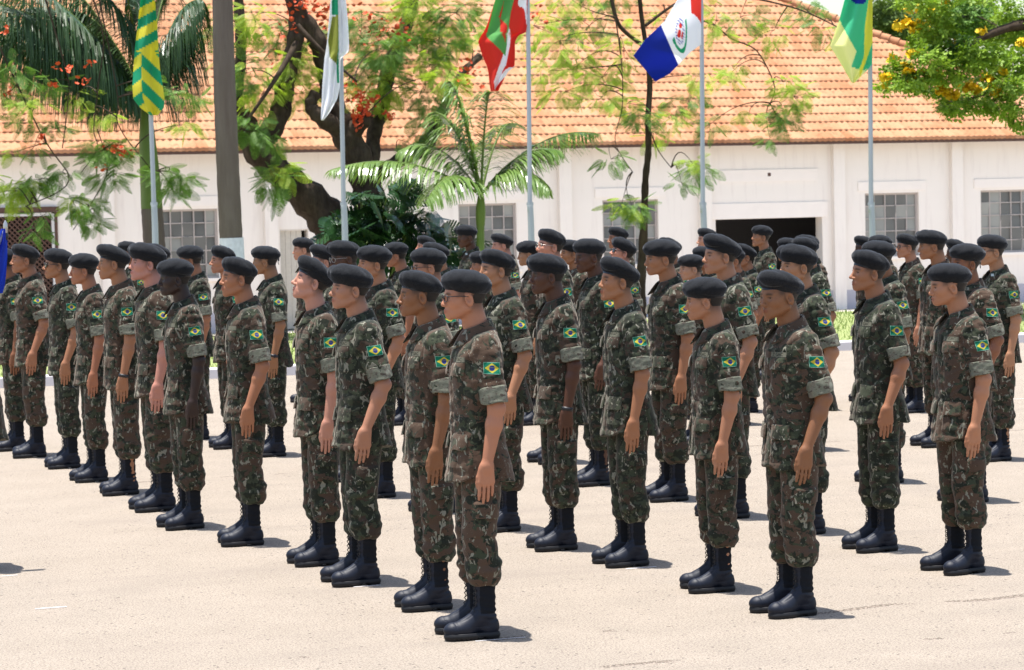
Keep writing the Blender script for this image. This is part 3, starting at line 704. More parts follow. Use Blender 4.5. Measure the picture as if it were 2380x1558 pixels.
# ---------------------------------------------------------------- setting
VW, ZG = 52.8, -.46          # front wall of the building, ground level there
VK = 32.9                    # kerb
VB_ = 39.6; LV_ = [-900,VK+.05,VK+.16,VK+.2,VB_-1.5,VB_,VB_+1.2,1500]; LZ_ = [0,0,0,.095,.16,.165,ZG,ZG]     # lawn bank, shaped to hide unseen paving added to bounce light onto the wall
def ground_mat():
    t = NT('parade_ground_asphalt', .95, .15); c = t.coord()
    a = t.noise(c, 2.2, 5, .6); b = t.noise(c, .35, 3)
    col = t.mix(b, (.318,.270,.218), (.290,.255,.212)); col = t.mix(t.ramp(a, ((.35,(0,0,0)),(.7,(1,1,1)))), col, (.350,.300,.245))
    g = t.noise(c, 95, 4, .75); col = t.mix(t.ramp(g, ((.40,(1,1,1)),(.52,(0,0,0)))), col, (.17,.133,.105))
    col = t.mix(t.ramp(t.noise(c, 140, 2, .6), ((.60,(0,0,0)),(.70,(1,1,1)))), col, (.40,.345,.285))
    vo = t.n('ShaderNodeTexVoronoi', feature='F1'); vo.inputs['Scale'].default_value = 17; vo.inputs['Randomness'].default_value = 1; t.l(c, vo.inputs['Vector'])
    sp = t.math('LESS_THAN', vo.outputs['Distance'], .13); sp = t.math('MULTIPLY', sp, t.math('GREATER_THAN', t.noise(c, 3, 2), .50))
    col = t.mix(sp, col, (.075,.063,.057))
    vo2 = t.n('ShaderNodeTexVoronoi', feature='F1'); vo2.inputs['Scale'].default_value = 42; t.l(c, vo2.inputs['Vector'])
    sp2 = t.math('LESS_THAN', vo2.outputs['Distance'], .17); col = t.mix(t.math('MULTIPLY', sp2, .65), col, (.115,.093,.077))
    # worn joints with loose stones
    se = t.n('ShaderNodeSeparateXYZ'); wv = t.n('ShaderNodeVectorMath', operation='SCALE'); t.l(t.noise(c, 1.4, 4, out='Color'), wv.inputs[0]); wv.inputs['Scale'].default_value = .30
    t.l(t.vadd(c, wv.outputs[0]), se.inputs[0]); y = se.outputs[1]; x = se.outputs[0]
    jt = None
    for (v0, k) in ((11.85,.02),(12.75,.035),(21.3,.02)):
        d = t.math('ABSOLUTE', t.math('SUBTRACT', t.math('ADD', y, t.math('MULTIPLY', x, -k)), v0+.15)); m = t.math('LESS_THAN', d, .030)
        jt = m if jt is None else t.math('MAXIMUM', jt, m)
    g2 = t.noise(c, 60, 3, .7); jm = t.math('MULTIPLY', jt, t.math('GREATER_THAN', t.noise(c, 1.5, 4), .52))
    col = t.mix(jm, col, t.ramp(g2, ((.46,(.09,.075,.062)),(.54,(.28,.225,.18)),(.66,(.40,.34,.28)))))
    # faint dark rubber scuffs and damp-looking stains
    col = t.mix(t.ramp(t.noise(t.map(c,(.35,1.6,1)), 1.1, 3), ((.54,(0,0,0)),(.74,(.5,.5,.5)))), col, (.225,.19,.16))
    col = t.mix(t.ramp(t.noise(c, 34, 4, .7), ((.30,(.55,.55,.55)),(.46,(0,0,0)))), col, (.15,.12,.098)); t.base(col); h = t.math('ADD', g, t.math('MULTIPLY', sp, -.5)); t.normal(t.bump(h, .75, .012, t.bump(t.noise(c, 30, 3), .3, .01))); return t.m
def grass_mat():
    t = NT('lawn_grass', .9, .2); c = t.coord(); a = t.noise(c, 14, 5, .7); b = t.noise(c, 1.3, 3)
    t.base(t.mix(b, t.ramp(a, ((.3,(.13,.19,.05)),(.7,(.25,.31,.10)))), (.28,.29,.13))); t.normal(t.bump(a, .8, .03)); return t.m
def wall_mat():
    t = NT('pink_white_plaster', .9, .15); c = t.coord(); a = t.noise(t.map(c,(.5,.5,2)), 1.2, 5, .6); b = t.noise(t.map(c,(5,5,.6)), 1.5, 4, .6)
    col = t.mix(a, (.86,.785,.705), (.81,.745,.67)); col = t.mix(t.ramp(b, ((.52,(0,0,0)),(.75,(.5,.5,.5)))), col, (.68,.60,.54))
    sz = t.n('ShaderNodeSeparateXYZ'); t.l(c, sz.inputs[0])
    t.base(col); t.normal(t.bump(t.noise(c, 40, 4), .25, .004)); return t.m
def tile_mat():
    t = NT('clay_roof_tile', .92, .12); c = t.coord()
    br = t.n('ShaderNodeTexBrick'); br.offset = .5; br.inputs['Scale'].default_value = 1; br.inputs['Brick Width'].default_value = .235; br.inputs['Row Height'].default_value = .36; br.inputs['Mortar Size'].default_value = 0
    br.inputs['Color1'].default_value = (0,0,0,1); br.inputs['Color2'].default_value = (1,1,1,1); at_ = t.n('ShaderNodeAttribute'); at_.attribute_name = 'ruv'; t.l(at_.outputs['Vector'], br.inputs['Vector'])
    k = br.outputs['Color']; a = t.noise(c, .9, 5, .65); b = t.noise(c, 9, 4, .6)
    col = t.mix(k, (.34,.145,.070), (.46,.235,.130)); col = t.mix(t.ramp(a, ((.42,(0,0,0)),(.70,(.75,.75,.75)))), col, (.46,.26,.15)); col = t.mix(t.math('MULTIPLY', t.ramp(b, ((.52,(0,0,0)),(.72,(1,1,1)))), .55), col, (.17,.08,.045))
    t.base(col); t.normal(t.bump(b, .4, .01)); return t.m
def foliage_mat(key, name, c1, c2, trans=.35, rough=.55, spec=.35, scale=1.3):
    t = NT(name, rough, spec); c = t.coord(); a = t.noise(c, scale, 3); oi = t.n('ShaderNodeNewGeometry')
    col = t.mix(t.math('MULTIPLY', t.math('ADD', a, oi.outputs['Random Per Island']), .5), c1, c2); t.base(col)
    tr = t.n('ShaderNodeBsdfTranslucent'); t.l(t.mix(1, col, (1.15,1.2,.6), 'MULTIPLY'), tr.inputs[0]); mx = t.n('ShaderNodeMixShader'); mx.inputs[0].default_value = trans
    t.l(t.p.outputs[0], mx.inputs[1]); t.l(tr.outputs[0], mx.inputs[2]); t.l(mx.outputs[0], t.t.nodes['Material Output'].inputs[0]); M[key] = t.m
def bark_mat(key, name, c1, c2, zs=.3, sc=9):
    t = NT(name, .95, .1); c = t.coord(); a = t.noise(t.map(c,(1,1,zs)), sc, 5, .65); b = t.noise(c, 2, 3)
    t.base(t.mix(b, t.ramp(a, ((.35,c1),(.65,c2))), c1)); t.normal(t.bump(a, .9, .03)); M[key] = t.m
def env_mats():
    M['ground'] = ground_mat(); M['lawn'] = grass_mat(); M['wall'] = wall_mat(); M['tile'] = tile_mat()
    plain('bounce_paving','added_bounce_concrete',(.43,.385,.345),.9,.2,0,.1,1.5)  # pale paving out of sight, put in to brighten the hall wall
    plain('dado','grey_dado_paint',(.46,.44,.48),.85,.2,0,.08,3); plain('kerb','whitewashed_kerb',(.66,.62,.62),.85,.2,0,.12,5)
    plain('wood','dark_brown_timber',(.10,.055,.04),.8); plain('frame','cream_steel_frame',(.42,.37,.34),.6); plain('white_frame','white_painted_frame',(.60,.58,.56),.6)
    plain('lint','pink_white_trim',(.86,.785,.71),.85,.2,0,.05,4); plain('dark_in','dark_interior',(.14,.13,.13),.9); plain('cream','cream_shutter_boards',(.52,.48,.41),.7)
    t = NT('window_glass', .35, .5); c = t.coord(); at_ = t.noise(c, 1.6, 2); t.base(t.mix(at_, (.07,.07,.068), (.17,.17,.155))); t.normal(t.bump(t.noise(c, 30, 2), .15, .01)); M['glass'] = t.m
    t = NT('pale_window_glass', .4, .5); c = t.coord(); t.base(t.mix(t.noise(c, 2, 2), (.22,.22,.20), (.32,.32,.29))); M['glass2'] = t.m
    plain('pole','light_grey_painted_steel',(.36,.39,.44),.4,.4,.1,.06,3); plain('lime','whitewash',(.62,.62,.70),.95,.1,0,.25,18)
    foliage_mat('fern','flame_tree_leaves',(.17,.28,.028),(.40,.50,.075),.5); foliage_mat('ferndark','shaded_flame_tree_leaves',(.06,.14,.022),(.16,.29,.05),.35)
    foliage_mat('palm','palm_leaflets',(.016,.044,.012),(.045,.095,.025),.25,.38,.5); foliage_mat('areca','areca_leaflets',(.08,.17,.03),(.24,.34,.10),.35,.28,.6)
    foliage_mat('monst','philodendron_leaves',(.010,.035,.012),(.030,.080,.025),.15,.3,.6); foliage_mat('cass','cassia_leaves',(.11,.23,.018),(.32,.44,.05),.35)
    foliage_mat('far','far_tree_leaves',(.10,.17,.05),(.22,.30,.10),.3,.6,.2,.4)
    plain('redfl','orange_red_petals',(.55,.075,.02),.6); plain('yelfl','yellow_petals',(.72,.48,.01),.6)
    bark_mat('bark','dark_tree_bark',(.036,.025,.018),(.12,.09,.066)); bark_mat('bark2','grey_branch_bark',(.10,.075,.055),(.22,.18,.14)); bark_mat('palmtrunk','palm_trunk_bark',(.125,.098,.085),(.19,.158,.14),.12,7)
    bark_mat('twig','twig_bark',(.10,.07,.05),(.26,.20,.15)); plain('shaft','green_crownshaft',(.11,.17,.03),.5,.4,0,.25,4)
    for k, n_, c in (('fl_g','flag_green',(.04,.46,.26)),('fl_pg','flag_mint_green',(.12,.66,.40)),('fl_py2','flag_bright_yellow',(.92,.86,.16)),('fl_y','flag_yellow',(.80,.74,.10)),('fl_w','flag_white',(.92,.92,.95)),('fl_r','flag_red',(.80,.07,.05)),('fl_b','flag_blue',(.02,.05,.42)),('fl_lg','flag_light_green',(.18,.50,.16)),('fl_k','flag_khaki',(.42,.45,.10)),('fl_py','flag_pale_yellow',(.92,.92,.50))):
        t = NT(n_+'_cloth', .75, .2); t.base(c); tr = t.n('ShaderNodeBsdfTranslucent'); tr.inputs[0].default_value = c+(1,); mx = t.n('ShaderNodeMixShader'); mx.inputs[0].default_value = .6
        t.l(t.p.outputs[0], mx.inputs[1]); t.l(tr.outputs[0], mx.inputs[2]); t.l(mx.outputs[0], t.t.nodes['Material Output'].inputs[0]); M[k] = t.m
def build_setting():
    # one ground sheet: parade ground, a lawn bank behind the kerb, then the added bounce paving
    us = np.array([-1500,-60,-20,0,10,20,30,60,1500.]); vs = np.array([-900,-20,0,8,16,24,VK+.05,VK+.16,VK+.2,VB_-1.5,VB_,VB_+1.2,VW-3,VW+1,120,1500.]); zs = np.interp(vs,LV_,LZ_)
    V = [(u,v,z) for u in us for v,z in zip(vs,zs)]; n = len(vs); Q = [(i*n+j,(i+1)*n+j,(i+1)*n+j+1,i*n+j+1) for i in range(len(us)-1) for j in range(n-1)]
    mi = [1 if 7 <= j < 10 or j > 12 else (2 if 10 <= j <= 12 else 0) for i in range(len(us)-1) for j in range(n-1)]
    g = site(ob('ground', npmesh('ground', V, Q, [M['ground'], M['lawn'], M['bounce_paving']], mi, smooth=False))); tag(g, kind='structure')
    # kerb of whitewashed stones
    bs = []; u = -12.
    while u < 30: bs.append((u, u+.985, VK, VK+.17, -.02, .125)); u += 1.0
    k = site(ob('kerb', boxes('kerb', bs, M['kerb']))); tag(k, kind='structure')
    md = k.modifiers.new('b','BEVEL'); md.width = .018; md.segments = 2
    # painted position marks
    for (x, y, L, a, wd) in ((82,1417,.17,.03,.030),(1,1341,.10,.05,.018),(1455,1324,.19,.02,.02),(2035,1283,.20,.05,.02),(822,1366,.16,.03,.02),(1105,1492,.26,.0,.012),(2330,930,.35,.0,.02),(180,1124,.12,.0,.015)):
        d = MC @ Vector((x-1190, -(y-779), -FPX)); t = -CAMH/d.z; X, Y = d.x*t, d.y*t; u0 = X*CT+Y*ST; v0 = -X*ST+Y*CT
        rs = np.random.RandomState(int(x)); n = 14; P = []
        for i in range(n+1):
            s = i/n*L; P += [(u0+s, v0+a*s-wd/2+rs.normal()*.0018, .004), (u0+s, v0+a*s+wd/2+rs.normal()*.0018, .004)]
        o = site(ob('painted_mark', npmesh('painted_mark', P, [(2*i,2*i+2,2*i+3,2*i+1) for i in range(n)], [M['fl_w']], smooth=False))); tag(o, kind='structure')
    # short grass blades along the visible lawn
    rs = np.random.RandomState(4); N = 26000; u = rs.uniform(-8,24,N); v = VK+.22+rs.uniform(0,1,N)*(VB_-VK); z = np.interp(v,LV_,LZ_)
    a = rs.uniform(0,6.28,N); h = rs.uniform(.03,.075,N); wd = .006+.004*(v-VK)/8
    P = np.empty((N,3,3)); P[:,0] = np.stack([u-wd*np.cos(a), v-wd*np.sin(a), z],1); P[:,1] = np.stack([u+wd*np.cos(a), v+wd*np.sin(a), z],1); P[:,2] = np.stack([u+rs.normal(0,.02,N), v+rs.normal(0,.02,N), z+h],1)
    foliage_mat('blade','grass_blades',(.10,.17,.03),(.24,.31,.08),.35)
    site(tag(ob('grass', npmesh('grass', P.reshape(-1,3), np.arange(N*3).reshape(-1,3), [M['blade']], smooth=False)), 'short bright green lawn grass behind the white kerb', 'grass', kind='stuff'))
WINS = [((370,488),(510,646)), ((1065,475),(1203,625)), ((1400,466),(1532,612)), ((2010,450),(2137,594)), ((2279,443),(2404,585))]
def build_building():
    B = root('long_hall', 12, VW, ZG, 'long single-storey hall with pale pink walls and an orange clay-tile hip roof', 'building')
    inv = Matrix.Rotation(-TH, 4, 'Z')
    def part(name, me, par=None):
        o = ob(name, me, par or B)
        if par is None: o.location = (-12, -VW, -ZG)
        return o
    ze = at(1400,338,VW-.45)[1]+.02
    U0, U1 = -9., 33.3
    wins = []
    for (a, b) in WINS:
        u0, z1 = at(a[0],a[1],VW); u1, z0 = at(b[0],b[1],VW); zz = at(b[0],a[1]-.021*(b[0]-a[0]),VW)[1]
        wins.append((u0,u1,z0,(z1+zz)/2))
    du0, dz = at(1663,511,VW); du1, _ = at(1911,507,VW); cu0, cz = at(650,534,VW); cu1 = at(716,534,VW)[0]
    gu0 = at(-60,490,VW)[0]; gu1, gz = at(126,489,VW)
    opens = sorted([(*w,) for w in wins]+[(du0,du1,ZG,dz),(cu0,cu1,ZG,cz),(gu0,gu1,ZG,gz)])
    bs = []; u = U0
    for (a,b,z0,z1) in opens:
        bs.append((u,a,VW,VW+.3,ZG-.3,ze)); bs.append((a,b,VW,VW+.3,z1,ze))
        if z0 > ZG+.1: bs.append((a,b,VW,VW+.3,ZG-.3,z0))
        u = b
    bs.append((u,U1,VW,VW+.3,ZG-.3,ze)); VB = VW+17
    bs += [(U1-.3,U1,VW+.3,VB,ZG-.3,ze),(U0,U0+.3,VW+.3,VB,ZG-.3,ze),(U0+.3,U1-.3,VB-.3,VB,ZG-.3,ze)]
    part('wall', boxes('wall', bs, M['wall']))
    # dado
    bs = []; u = U0
    for (a,b,z0,z1) in opens:
        if z0 > ZG+.1: continue
        bs.append((u,a,VW-.012,VW+.001,ZG-.1,ZG+.39)); u = b
    bs.append((u,U1,VW-.012,VW+.001,ZG-.1,ZG+.39)); part('dado', boxes('dado', bs, M['dado']))
    for px in (250,630,965,1313,1638,1948,2222,2480):
        uu = at(px,600,VW)[0]; part('pilaster', boxes('pilaster', [(uu-.13,uu+.13,VW-.12,VW-.001,ZG-.1,ze-.02)], M['wall']))
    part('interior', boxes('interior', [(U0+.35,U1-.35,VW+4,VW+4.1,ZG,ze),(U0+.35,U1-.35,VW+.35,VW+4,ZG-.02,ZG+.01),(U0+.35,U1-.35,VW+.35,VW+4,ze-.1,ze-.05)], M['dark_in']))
    for i, (a,b,z0,z1) in enumerate(wins):
        f = part('window', boxes('window', [(a,a+.045,VW+.06,VW+.12,z0,z1),(b-.045,b,VW+.06,VW+.12,z0,z1),(a+.045,b-.045,VW+.06,VW+.12,z1-.04,z1),(a+.045,b-.045,VW+.06,VW+.12,z0,z0+.04)]
            +[(a+(b-a)*k/5-.011,a+(b-a)*k/5+.011,VW+.07,VW+.11,z0+.04,z1-.04) for k in range(1,5)]+[(a+.045,b-.045,VW+.072,VW+.108,z0+(z1-z0)*k/5-.010,z0+(z1-z0)*k/5+.010) for k in range(1,5)], M['frame']))
        V, Q, mi = [], [], []; rs = np.random.RandomState(i+3)
        for p in range(5):
            for q in range(5):
                o = len(V); x0, x1 = a+(b-a)*p/5, a+(b-a)*(p+1)/5; y0, y1 = z0+(z1-z0)*q/5, z0+(z1-z0)*(q+1)/5; tl = rs.normal(0,.012,2)
                V += [(x0,VW+.09+tl[0],y0),(x1,VW+.09-tl[0],y0),(x1,VW+.09-tl[0]+tl[1],y1),(x0,VW+.09+tl[0]+tl[1],y1)]; Q.append((o,o+1,o+2,o+3)); mi.append(1 if (i in (3,4) and p < 2 and q < 4) or rs.rand() < .20 else 0)
        ob('pane', npmesh('pane', V, Q, [M['glass'], M['glass2']], mi, smooth=False), f)
        ob('sill', boxes('sill', [(a-.08,b+.08,VW-.05,VW+.055,z0-.06,z0-.003)], M['lint']), f)
        part('lintel', boxes('lintel', [(a-.16,b+.16,VW-.018,VW-.001,z1+.05,z1+.24)], M['lint']))
    part('lintel', boxes('lintel', [(du0-.12,du1+.12,VW-.022,VW-.001,dz+.004,dz+.32),(du0+.1,du1-.1,VW-.018,VW-.001,dz+.75,dz+1.0)], M['lint']))
    part('vent', boxes('vent', [(at(1787,406,VW)[0]-.035,at(1787,406,VW)[0]+.035,VW-.02,VW-.001,at(1787,406,VW)[1]-.035,at(1787,406,VW)[1]+.035)], M['wood']))
    d = part('door', boxes('door', [(cu0+.02+k*.11,cu0+.02+k*.11+.105,VW+.08,VW+.12,ZG+.02,cz-.03) for k in range(int((cu1-cu0-.04)/.11))], M['cream'])); ob('door_frame', boxes('door_frame', [(cu0,cu0+.02,VW+.05,VW+.14,ZG,cz),(cu0,cu1,VW+.05,VW+.14,cz-.03,cz-.001)], M['white_frame']), d)
    # lattice gate at the left
    g = part('lattice_gate', boxes('lattice_gate', [(gu0,gu1+.05,VW-.05,VW-.001,gz-.02,gz+.06),(gu1-.06,gu1-.01,VW-.03,VW+.05,ZG,gz-.06),(gu0,gu1-.06,VW-.03,VW+.05,gz-.10,gz-.04)], M['white_frame']))
    ob('gate_head', boxes('gate_head', [(gu0,gu1+.08,VW-.075,VW-.052,gz-.025,gz+.07),(gu1+.0,gu1+.05,VW-.04,VW+.02,ZG,gz-.03)], M['wood']), g)
    V, Q = [], []; k = 0
    for s in (1,-1):
        for c0 in np.arange(-4,4,.10):
            a0 = (gu0+gu1)/2+c0; z0, z1 = ZG, gz-.1; xa, xb = a0-s*(z1-z0)/2, a0+s*(z1-z0)/2
            def cl(x): return min(max(x, gu0), gu1-.06)
            ta = (cl(xa)-xa)/(xb-xa); tb = (cl(xb)-xa)/(xb-xa)
            if tb <= ta+1e-3 and s == 1 or abs(tb-ta) < 1e-3: continue
            p0 = (xa+(xb-xa)*ta, z0+(z1-z0)*ta); p1 = (xa+(xb-xa)*tb, z0+(z1-z0)*tb); y = VW+.02+.008*s; o = len(V); h = .019
            V += [(p0[0],y,p0[1]-h),(p1[0],y,p1[1]-h),(p1[0],y,p1[1]+h),(p0[0],y,p0[1]+h),(p0[0],y+.012,p0[1]-h),(p1[0],y+.012,p1[1]-h),(p1[0],y+.012,p1[1]+h),(p0[0],y+.012,p0[1]+h)]
            Q += [(o,o+1,o+2,o+3),(o+4,o+7,o+6,o+5),(o+3,o+2,o+6,o+7),(o,o+4,o+5,o+1)]
    ob('lattice', npmesh('lattice', V, Q, [M['wood']], smooth=False), g)
    # roof of real corrugated tile courses, hipped at the right end
    VE = VW-.50; zr = ze+.02; al = math.radians(ROOF_A); ca, sa = math.cos(al), math.sin(al); nc = 31; L = .36; UE = 33.8
    depthv = 8.75*2/2
    def course_mesh(flip=False):
        V, Q, uv = [], [], []; wl = .125; sub = 4
        for r in range(nc):
            s0 = r*L; s1 = s0+L+.05
            if s0*ca > depthv: break
            uend = UE-s0*ca*HIPK if not flip else 0
            us = np.arange(U0-.4, uend, wl/sub); o = len(V)
            for (s, up) in ((s0-.004,-.034),(s0,.030),(s0+.03,.040),(s1,.008)):
                for i, u in enumerate(us):
                    ph = 2*math.pi*(u/wl+.5*(r%2)); wv = .0105*math.sin(ph)
                    h = up+wv+(.004*math.sin(u*37+r*11))
                    if up < 0: h = up+wv*.8
                    uu = min(u, UE-(s)*ca*HIPK)
                    V.append((uu, VE+s*ca-h*sa, zr+s*sa+h*ca)); uv.append((u, r*L+.18, 0))
            n = len(us)
            for j in range(3): Q += [(o+j*n+i, o+j*n+i+1, o+(j+1)*n+i+1, o+(j+1)*n+i) for i in range(n-1)]
        me = npmesh('roof', V, Q, [M['tile']]); a = me.attributes.new('ruv','FLOAT_VECTOR','POINT'); a.data.foreach_set('vector', np.array(uv,np.float32).ravel()); return me
    rf = part('roof', course_mesh())
    # hip side, back slope, ridge caps, eave boards
    top = depthv; zt = zr+top*math.tan(al); h_end = UE-top*HIPK
    V = [(UE,VE,zr-.02),(h_end,VE+top,zt-.02),(UE,VE+2*top,zr-.02),(U0-.4,VE+top,zt-.02),(U0-.4,VE+2*top,zr-.02),(U0-.4,VE,zr-.03),(UE-.02,VE+.02,zr-.06)]
    ob('roof_slope', npmesh('roof_slope', V+[(h_end,VE+top,zt-.02)], [(0,2,1,7),(1,2,4,3)], [M['tile']], smooth=False), rf)
    caps = []; n = 60
    for i in range(n):
        t0, t1 = i/n, (i+1.15)/n; a = np.array([UE,VE,zr+.045]); b = np.array([h_end,VE+top,zt+.05]); caps.append((np.array([a+(b-a)*t0, a+(b-a)*t1])+np.array([[0,0,.015],[0,0,0]]), (.105,.085)))
    ob('ridge_cap', tube_mesh('ridge_cap', caps, M['tile'], 10), rf)
    ob('ridge_cap', tube_mesh('ridge_cap', [(np.array([[U0,VE+top,zt+.02],[h_end,VE+top,zt+.02]]), .11)], M['tile'], 10), rf)
    ob('eave_board', boxes('eave_board', [(U0,UE-.03,VE+.03,VE+.055,zr-.09,zr-.022),(U0,UE-.1,VE+.055,VW-.002,zr-.045,zr-.025)], M['wood']), rf)
    return B
NMUL = 2.5; ROOF_A = 30.; HIPK = 1.
# ---------------------------------------------------------------- plants
def scatter(T, TQ, P, R, sc):
    """place a template many times: P (N,3), R (N,3,3), sc (N,)"""
    V = np.einsum('nij,kj->nki', R, T)*sc[:,None,None]+P[:,None]; n = len(T)
    Q = (TQ[None]+np.arange(len(P))[:,None,None]*n).reshape(-1, TQ.shape[1]); return V.reshape(-1,3), Q
def frames(d, rs, roll=.5):
    d = d/np.linalg.norm(d,axis=1)[:,None]; up = np.tile([0,0,1.],(len(d),1))+rs.normal(0,roll,(len(d),3)); y = np.cross(up,d); y /= np.linalg.norm(y,axis=1)[:,None]+1e-9; z = np.cross(d,y); return np.stack([d,y,z],2)
def t_fern():
    V, Q = [], []
    def quad(a, b, w_, n_):
        a, b, w_ = np.array(a), np.array(b), np.array(w_); o = len(V); V.extend([a-w_*.6, b-w_*.5, b+w_*.5, a+w_*.6]); Q.append((o,o+1,o+2,o+3))
    quad((0,0,0),(1,0,-.22),(0,.008,0),0)
    for i in range(12):
        t = .12+.82*i/11; x = t; z = -.22*t*t; l = .23*math.sin(math.pi*min(.12+t*.9,1))+.05
        for s in (-1,1): quad((x,0,z),(x+.45*l,s*l,z-.30*l),(.030,-s*.013,.004),0)
    return np.array(V), np.array(Q)
def t_leaf():
    V, Q = [], []; r = np.random.RandomState(1)
    for i in range(9):
        a = r.uniform(0,6.28); c = np.array([.5*i/8, .0, 0.]); d = np.array([math.cos(a)*.5+.4, (-1)**i*.8, r.uniform(-.5,.1)])*.30; w_ = np.cross(d,[0,0,1.]); w_ = w_/np.linalg.norm(w_)*.085; o = len(V); V += [c, c+d*.5-w_, c+d, c+d*.5+w_]; Q.append((o,o+1,o+2,o+3))
    return np.array(V), np.array(Q)
def t_flower():
    V, Q = [], []
    for i in range(6):
        a = i*1.05; d = np.array([math.cos(a),math.sin(a),.5]); w_ = np.array([-math.sin(a),math.cos(a),0])*.5; o = len(V); V += [np.zeros(3), d*.6-w_, d, d*.6+w_]; Q.append((o,o+1,o+2,o+3))
    return np.array(V)*.5, np.array(Q)
def clump(rs, c, r, n, droop=.35):
    """spray positions and directions in an uneven ellipsoidal clump"""
    p = rs.normal(size=(n,3)); p /= np.linalg.norm(p,axis=1)[:,None]; p *= rs.uniform(.25,1,(n,1))**.6; d = p+rs.normal(0,.5,(n,3)); d[:,2] = d[:,2]*.5-droop; return np.array(c)+p*np.array(r), d
def limb(pts, v):
    """pts: (x, y, radius_px[, dv]) in the photo at plane v -> path in (u, v, z) and radii"""
    P, R = [], []
    for q in pts:
        dv = q[3] if len(q) > 3 else 0; u, z = at(q[0], q[1], v+dv); P.append((u, v+dv, z)); R.append(q[2]/FPX*depth(u, v+dv))
    P = np.array(P); R = np.array(R); t = np.arange(len(P)); tt = np.linspace(0, len(P)-1, (len(P)-1)*7+1)
    # Catmull-Rom through the points
    def cr(A):
        out = []
        for x in tt:
            i = min(int(x), len(A)-2); f = x-i; a = A[max(i-1,0)]; b = A[i]; c = A[i+1]; d = A[min(i+2,len(A)-1)]
            out.append(.5*((2*b)+(c-a)*f+(2*a-5*b+4*c-d)*f*f+(3*b-a-3*c+d)*f**3))
        return np.array(out)
    return cr(P), np.maximum(cr(R), .003)
def leafmesh(name, groups, mats):
    Vs, Qs, mi, o = [], [], [], 0
    for k, (V, Q) in enumerate(groups):
        Vs.append(V); Qs.append(Q+o); mi.append(np.full(len(Q), k)); o += len(V)
    return npmesh(name, np.concatenate(Vs), np.concatenate(Qs), mats, np.concatenate(mi), smooth=False)
def tree(name, label, cat, v, limbs, blobs, seed, leafm=('fern','ferndark'), bark='bark', T=None, size=.30, flowers=(), flm='redfl', group=None, twigs=True, fsize=.10, base=None):
    """limbs: paths; blobs: (x, y, rx, ry, n[, dv, shade]) clumps of leaf sprays"""
    rs = np.random.RandomState(seed); L = [limb(l, v) for l in limbs]; b = L[0][0][0]
    R_ = root(name, b[0], b[1], ZG if base is None else base, label, cat, group); off = np.array([b[0], b[1], ZG if base is None else base])
    allp = np.concatenate([P for P, r in L]); G = {m: [] for m in leafm}; TV, TQ = T or t_fern(); br = []
    for bl in blobs:
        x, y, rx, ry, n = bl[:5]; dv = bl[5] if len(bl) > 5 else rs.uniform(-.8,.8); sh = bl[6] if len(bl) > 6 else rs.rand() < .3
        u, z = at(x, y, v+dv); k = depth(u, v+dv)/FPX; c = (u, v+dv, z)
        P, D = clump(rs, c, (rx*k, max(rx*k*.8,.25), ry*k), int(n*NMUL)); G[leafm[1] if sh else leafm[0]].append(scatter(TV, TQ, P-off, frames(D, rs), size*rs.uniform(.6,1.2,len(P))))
        if twigs:
            j = np.argmin(np.linalg.norm((allp-np.array(c))*[1,1,1.3],axis=1)); a = allp[j]
            m = (a+np.array(c))/2+rs.normal(0,.12,3)+[0,0,.15]; br.append((np.array([a,m,np.array(c)])-off, (.011,.007,.003)))
            for q in range(min(n//4,8)):
                e = P[rs.randint(len(P))]; br.append((np.array([np.array(c),(np.array(c)+e)/2+rs.normal(0,.04,3),e])-off, (.005,.0035,.002)))
    ob('trunk', tube_mesh('trunk', [(P-off, r*(1+.10*np.sin(np.arange(len(r))*1.7)*(r > .05))) for P, r in L]+[(limb3(p), np.interp(np.linspace(0,2,9),[0,1,2],r)) for p, r in br], M[bark], 8), R_)
    gs, ms = [], []
    for m in leafm:
        if G[m]: o = 0; V = np.concatenate([g[0] for g in G[m]]); q = []; 
        else: continue
        for g in G[m]: q.append(g[1]+o); o += len(g[0])
        gs.append((V, np.concatenate(q))); ms.append(M[m])
    ob('crown', leafmesh('crown', gs, ms), R_)
    if len(flowers):
        FV, FQ = t_flower(); FL = []
        for (x, y, rx, ry, n) in flowers:
            dv = rs.uniform(-.6,.2); u, z = at(x, y, v+dv); k = depth(u, v)/FPX; P = np.array([u,v+dv,z])+rs.normal(0,.5,(n,3))*[rx*k,rx*k,ry*k]
            FL.append(scatter(FV, FQ, P-off, frames(rs.normal(size=(n,3)), rs), fsize*rs.uniform(.6,1.2,n)))
        o = 0; q = []
        for g in FL: q.append(g[1]+o); o += len(g[0])
        tag(ob('blossoms', leafmesh('blossoms', [(np.concatenate([g[0] for g in FL]), np.concatenate(q))], [M[flm]]), R_), kind='stuff')
    return R_
def limb3(p):
    t = np.linspace(0,1,9)[:,None]; return (1-t)**2*p[0]+2*(1-t)*t*p[1]+t**2*p[2]
